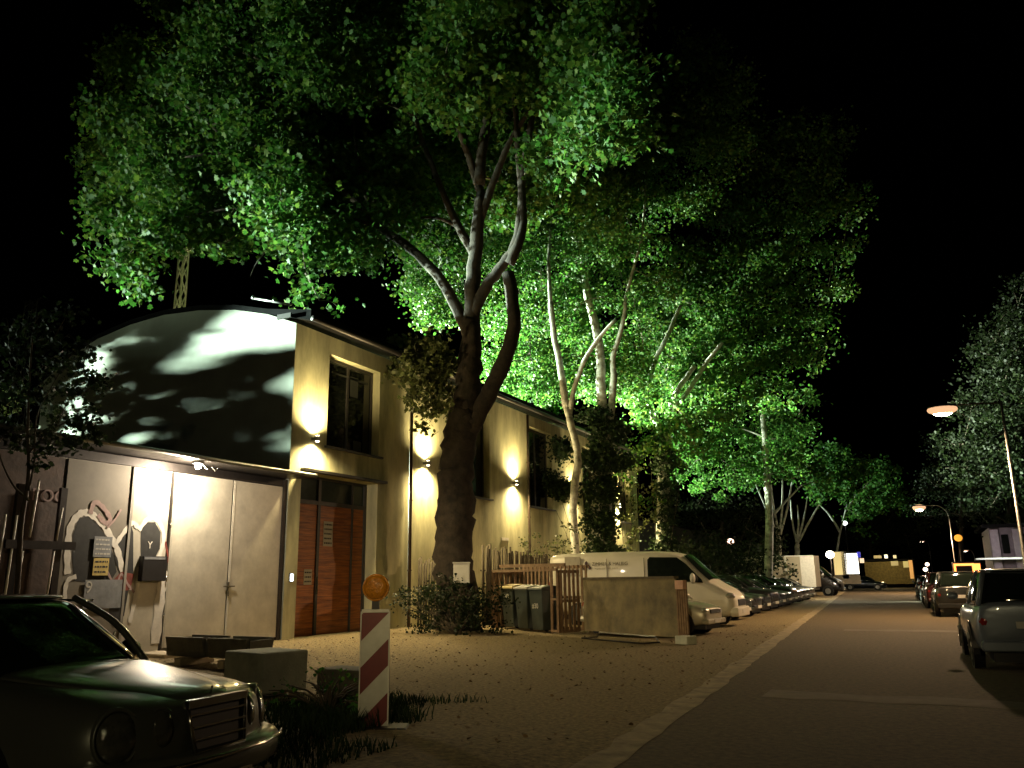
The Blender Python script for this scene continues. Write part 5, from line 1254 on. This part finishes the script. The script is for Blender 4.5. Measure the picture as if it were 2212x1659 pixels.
# orange lit vehicle back
ov=at(2090,1234,74)
og=thing('lit_trailer','small orange lit trailer back above the right hand cars','trailer',(ov.x,ov.y,0))
q=MB(); q.box(-.95,.95,0,2.5,.6,2.45); q.build('box',M['darkmetal'],og)
gl=glow('orange_strip',(1,.28,.06),3)
for x0,x1,z0,z1 in ((-.9,.5,2.15,2.32),(-.9,.5,1.42,1.62),(-.9,-.75,1.62,2.15),(.35,.9,1.42,2.3)):
    q=MB(); q.box(x0,x1,-.04,0,z0,z1); q.build('lit_strip',gl,og)
for s in(-.6,.6): q=MB(); q.tube([(s-.1,.8,.32),(s+.1,.8,.32)],.32,14); q.build('wheel',M['tyre'],og)
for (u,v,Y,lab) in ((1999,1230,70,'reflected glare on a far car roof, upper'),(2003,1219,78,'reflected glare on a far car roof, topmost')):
    far_light('roof_glare',{1230:'pinkish glow ball imitating reflected glare over the dark row, lower',1219:'pinkish glow ball imitating reflected glare over the dark row, upper'}[v],u,v,Y,.16,(1,.75,.6),4,'lamp',True)  # glowing balls on poles standing for glare reflected off car roofs
# pale house with pilasters on the right
hx=at(2150,1250,58).x
hs=thing('pilaster_house','pale rendered house with tall pilasters behind the blue grey car','house',(hx,58,0))
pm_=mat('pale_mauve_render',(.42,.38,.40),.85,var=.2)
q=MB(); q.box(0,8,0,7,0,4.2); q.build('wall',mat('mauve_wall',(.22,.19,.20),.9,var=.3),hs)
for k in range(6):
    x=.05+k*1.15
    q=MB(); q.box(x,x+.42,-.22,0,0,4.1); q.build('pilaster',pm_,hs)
q=MB(); q.box(-.9,8,-1.0,-.225,2.35,2.45); q.build('awning',pm_,hs)
q=MB(); q.prism([(-.4,4.2),(8.2,4.2),(8.2,4.5),(-.4,4.4)],'y',-.4,7.4); q.build('roof',M['roof'],hs)
for k in range(3):
    q=MB(); q.box(.60+k*1.15,.98+k*1.15,-.03,.0,2.7,3.8); q.build('window',M['glass'],hs)
lamp('house_front_light','POINT',(hx-.6,55.0,2.9),110,(1,.82,.86),radius=.2)  # bare point light before the house front, no fitting
# ------------------------------------------------------------------ lattice masts
def mast(label,u,Y,vt,vb,wd,arm,seed,m):
    top=at(u,vt,Y); bot=at(u-6,vb,Y); o=thing('lattice_mast',label,'mast',(top.x,Y,0),0,'lattice masts')
    q=MB(); h=top.z; c=[(-wd,-wd),(wd,-wd),(wd,wd),(-wd,wd)]
    for a,b in c: q.bar((a,b,0),(a*.72,b*.72,h),.09)
    n=int(h/.95)
    for i in range(n):
        z0=h*i/n; z1=h*(i+1)/n; f0=1-.28*i/n; f1=1-.28*(i+1)/n
        for k in range(4):
            a=c[k]; b=c[(k+1)%4]
            if i%2: a,b=b,a
            q.bar((a[0]*f0,a[1]*f0,z0),(b[0]*f1,b[1]*f1,z1),.05)
    q.build('lattice',m,o)
    q=MB(); q.bar((-arm*.5,0,h),(arm,0,h+.05),.12); q.bar((-arm*.4,0,h-.3),(arm*.9,0,h+.0),.05); q.build('cross_arm',m,o)
    q=MB(); q.tube([(arm,0,h),(arm*1.8,.5,h-.6),(arm*3.2,1,h-1.2)],.015,4); q.build('wire',m,o)
M['galv']=mat('galvanised_lattice',(.62,.62,.58),.6)
mast('pale lattice mast rising behind the gable',398,34,540,667,.27,1.2,1,M['galv'])
mast('faint lattice mast far off above the dark left trees',68,70,650,760,.7,2.2,2,M['zinc'])
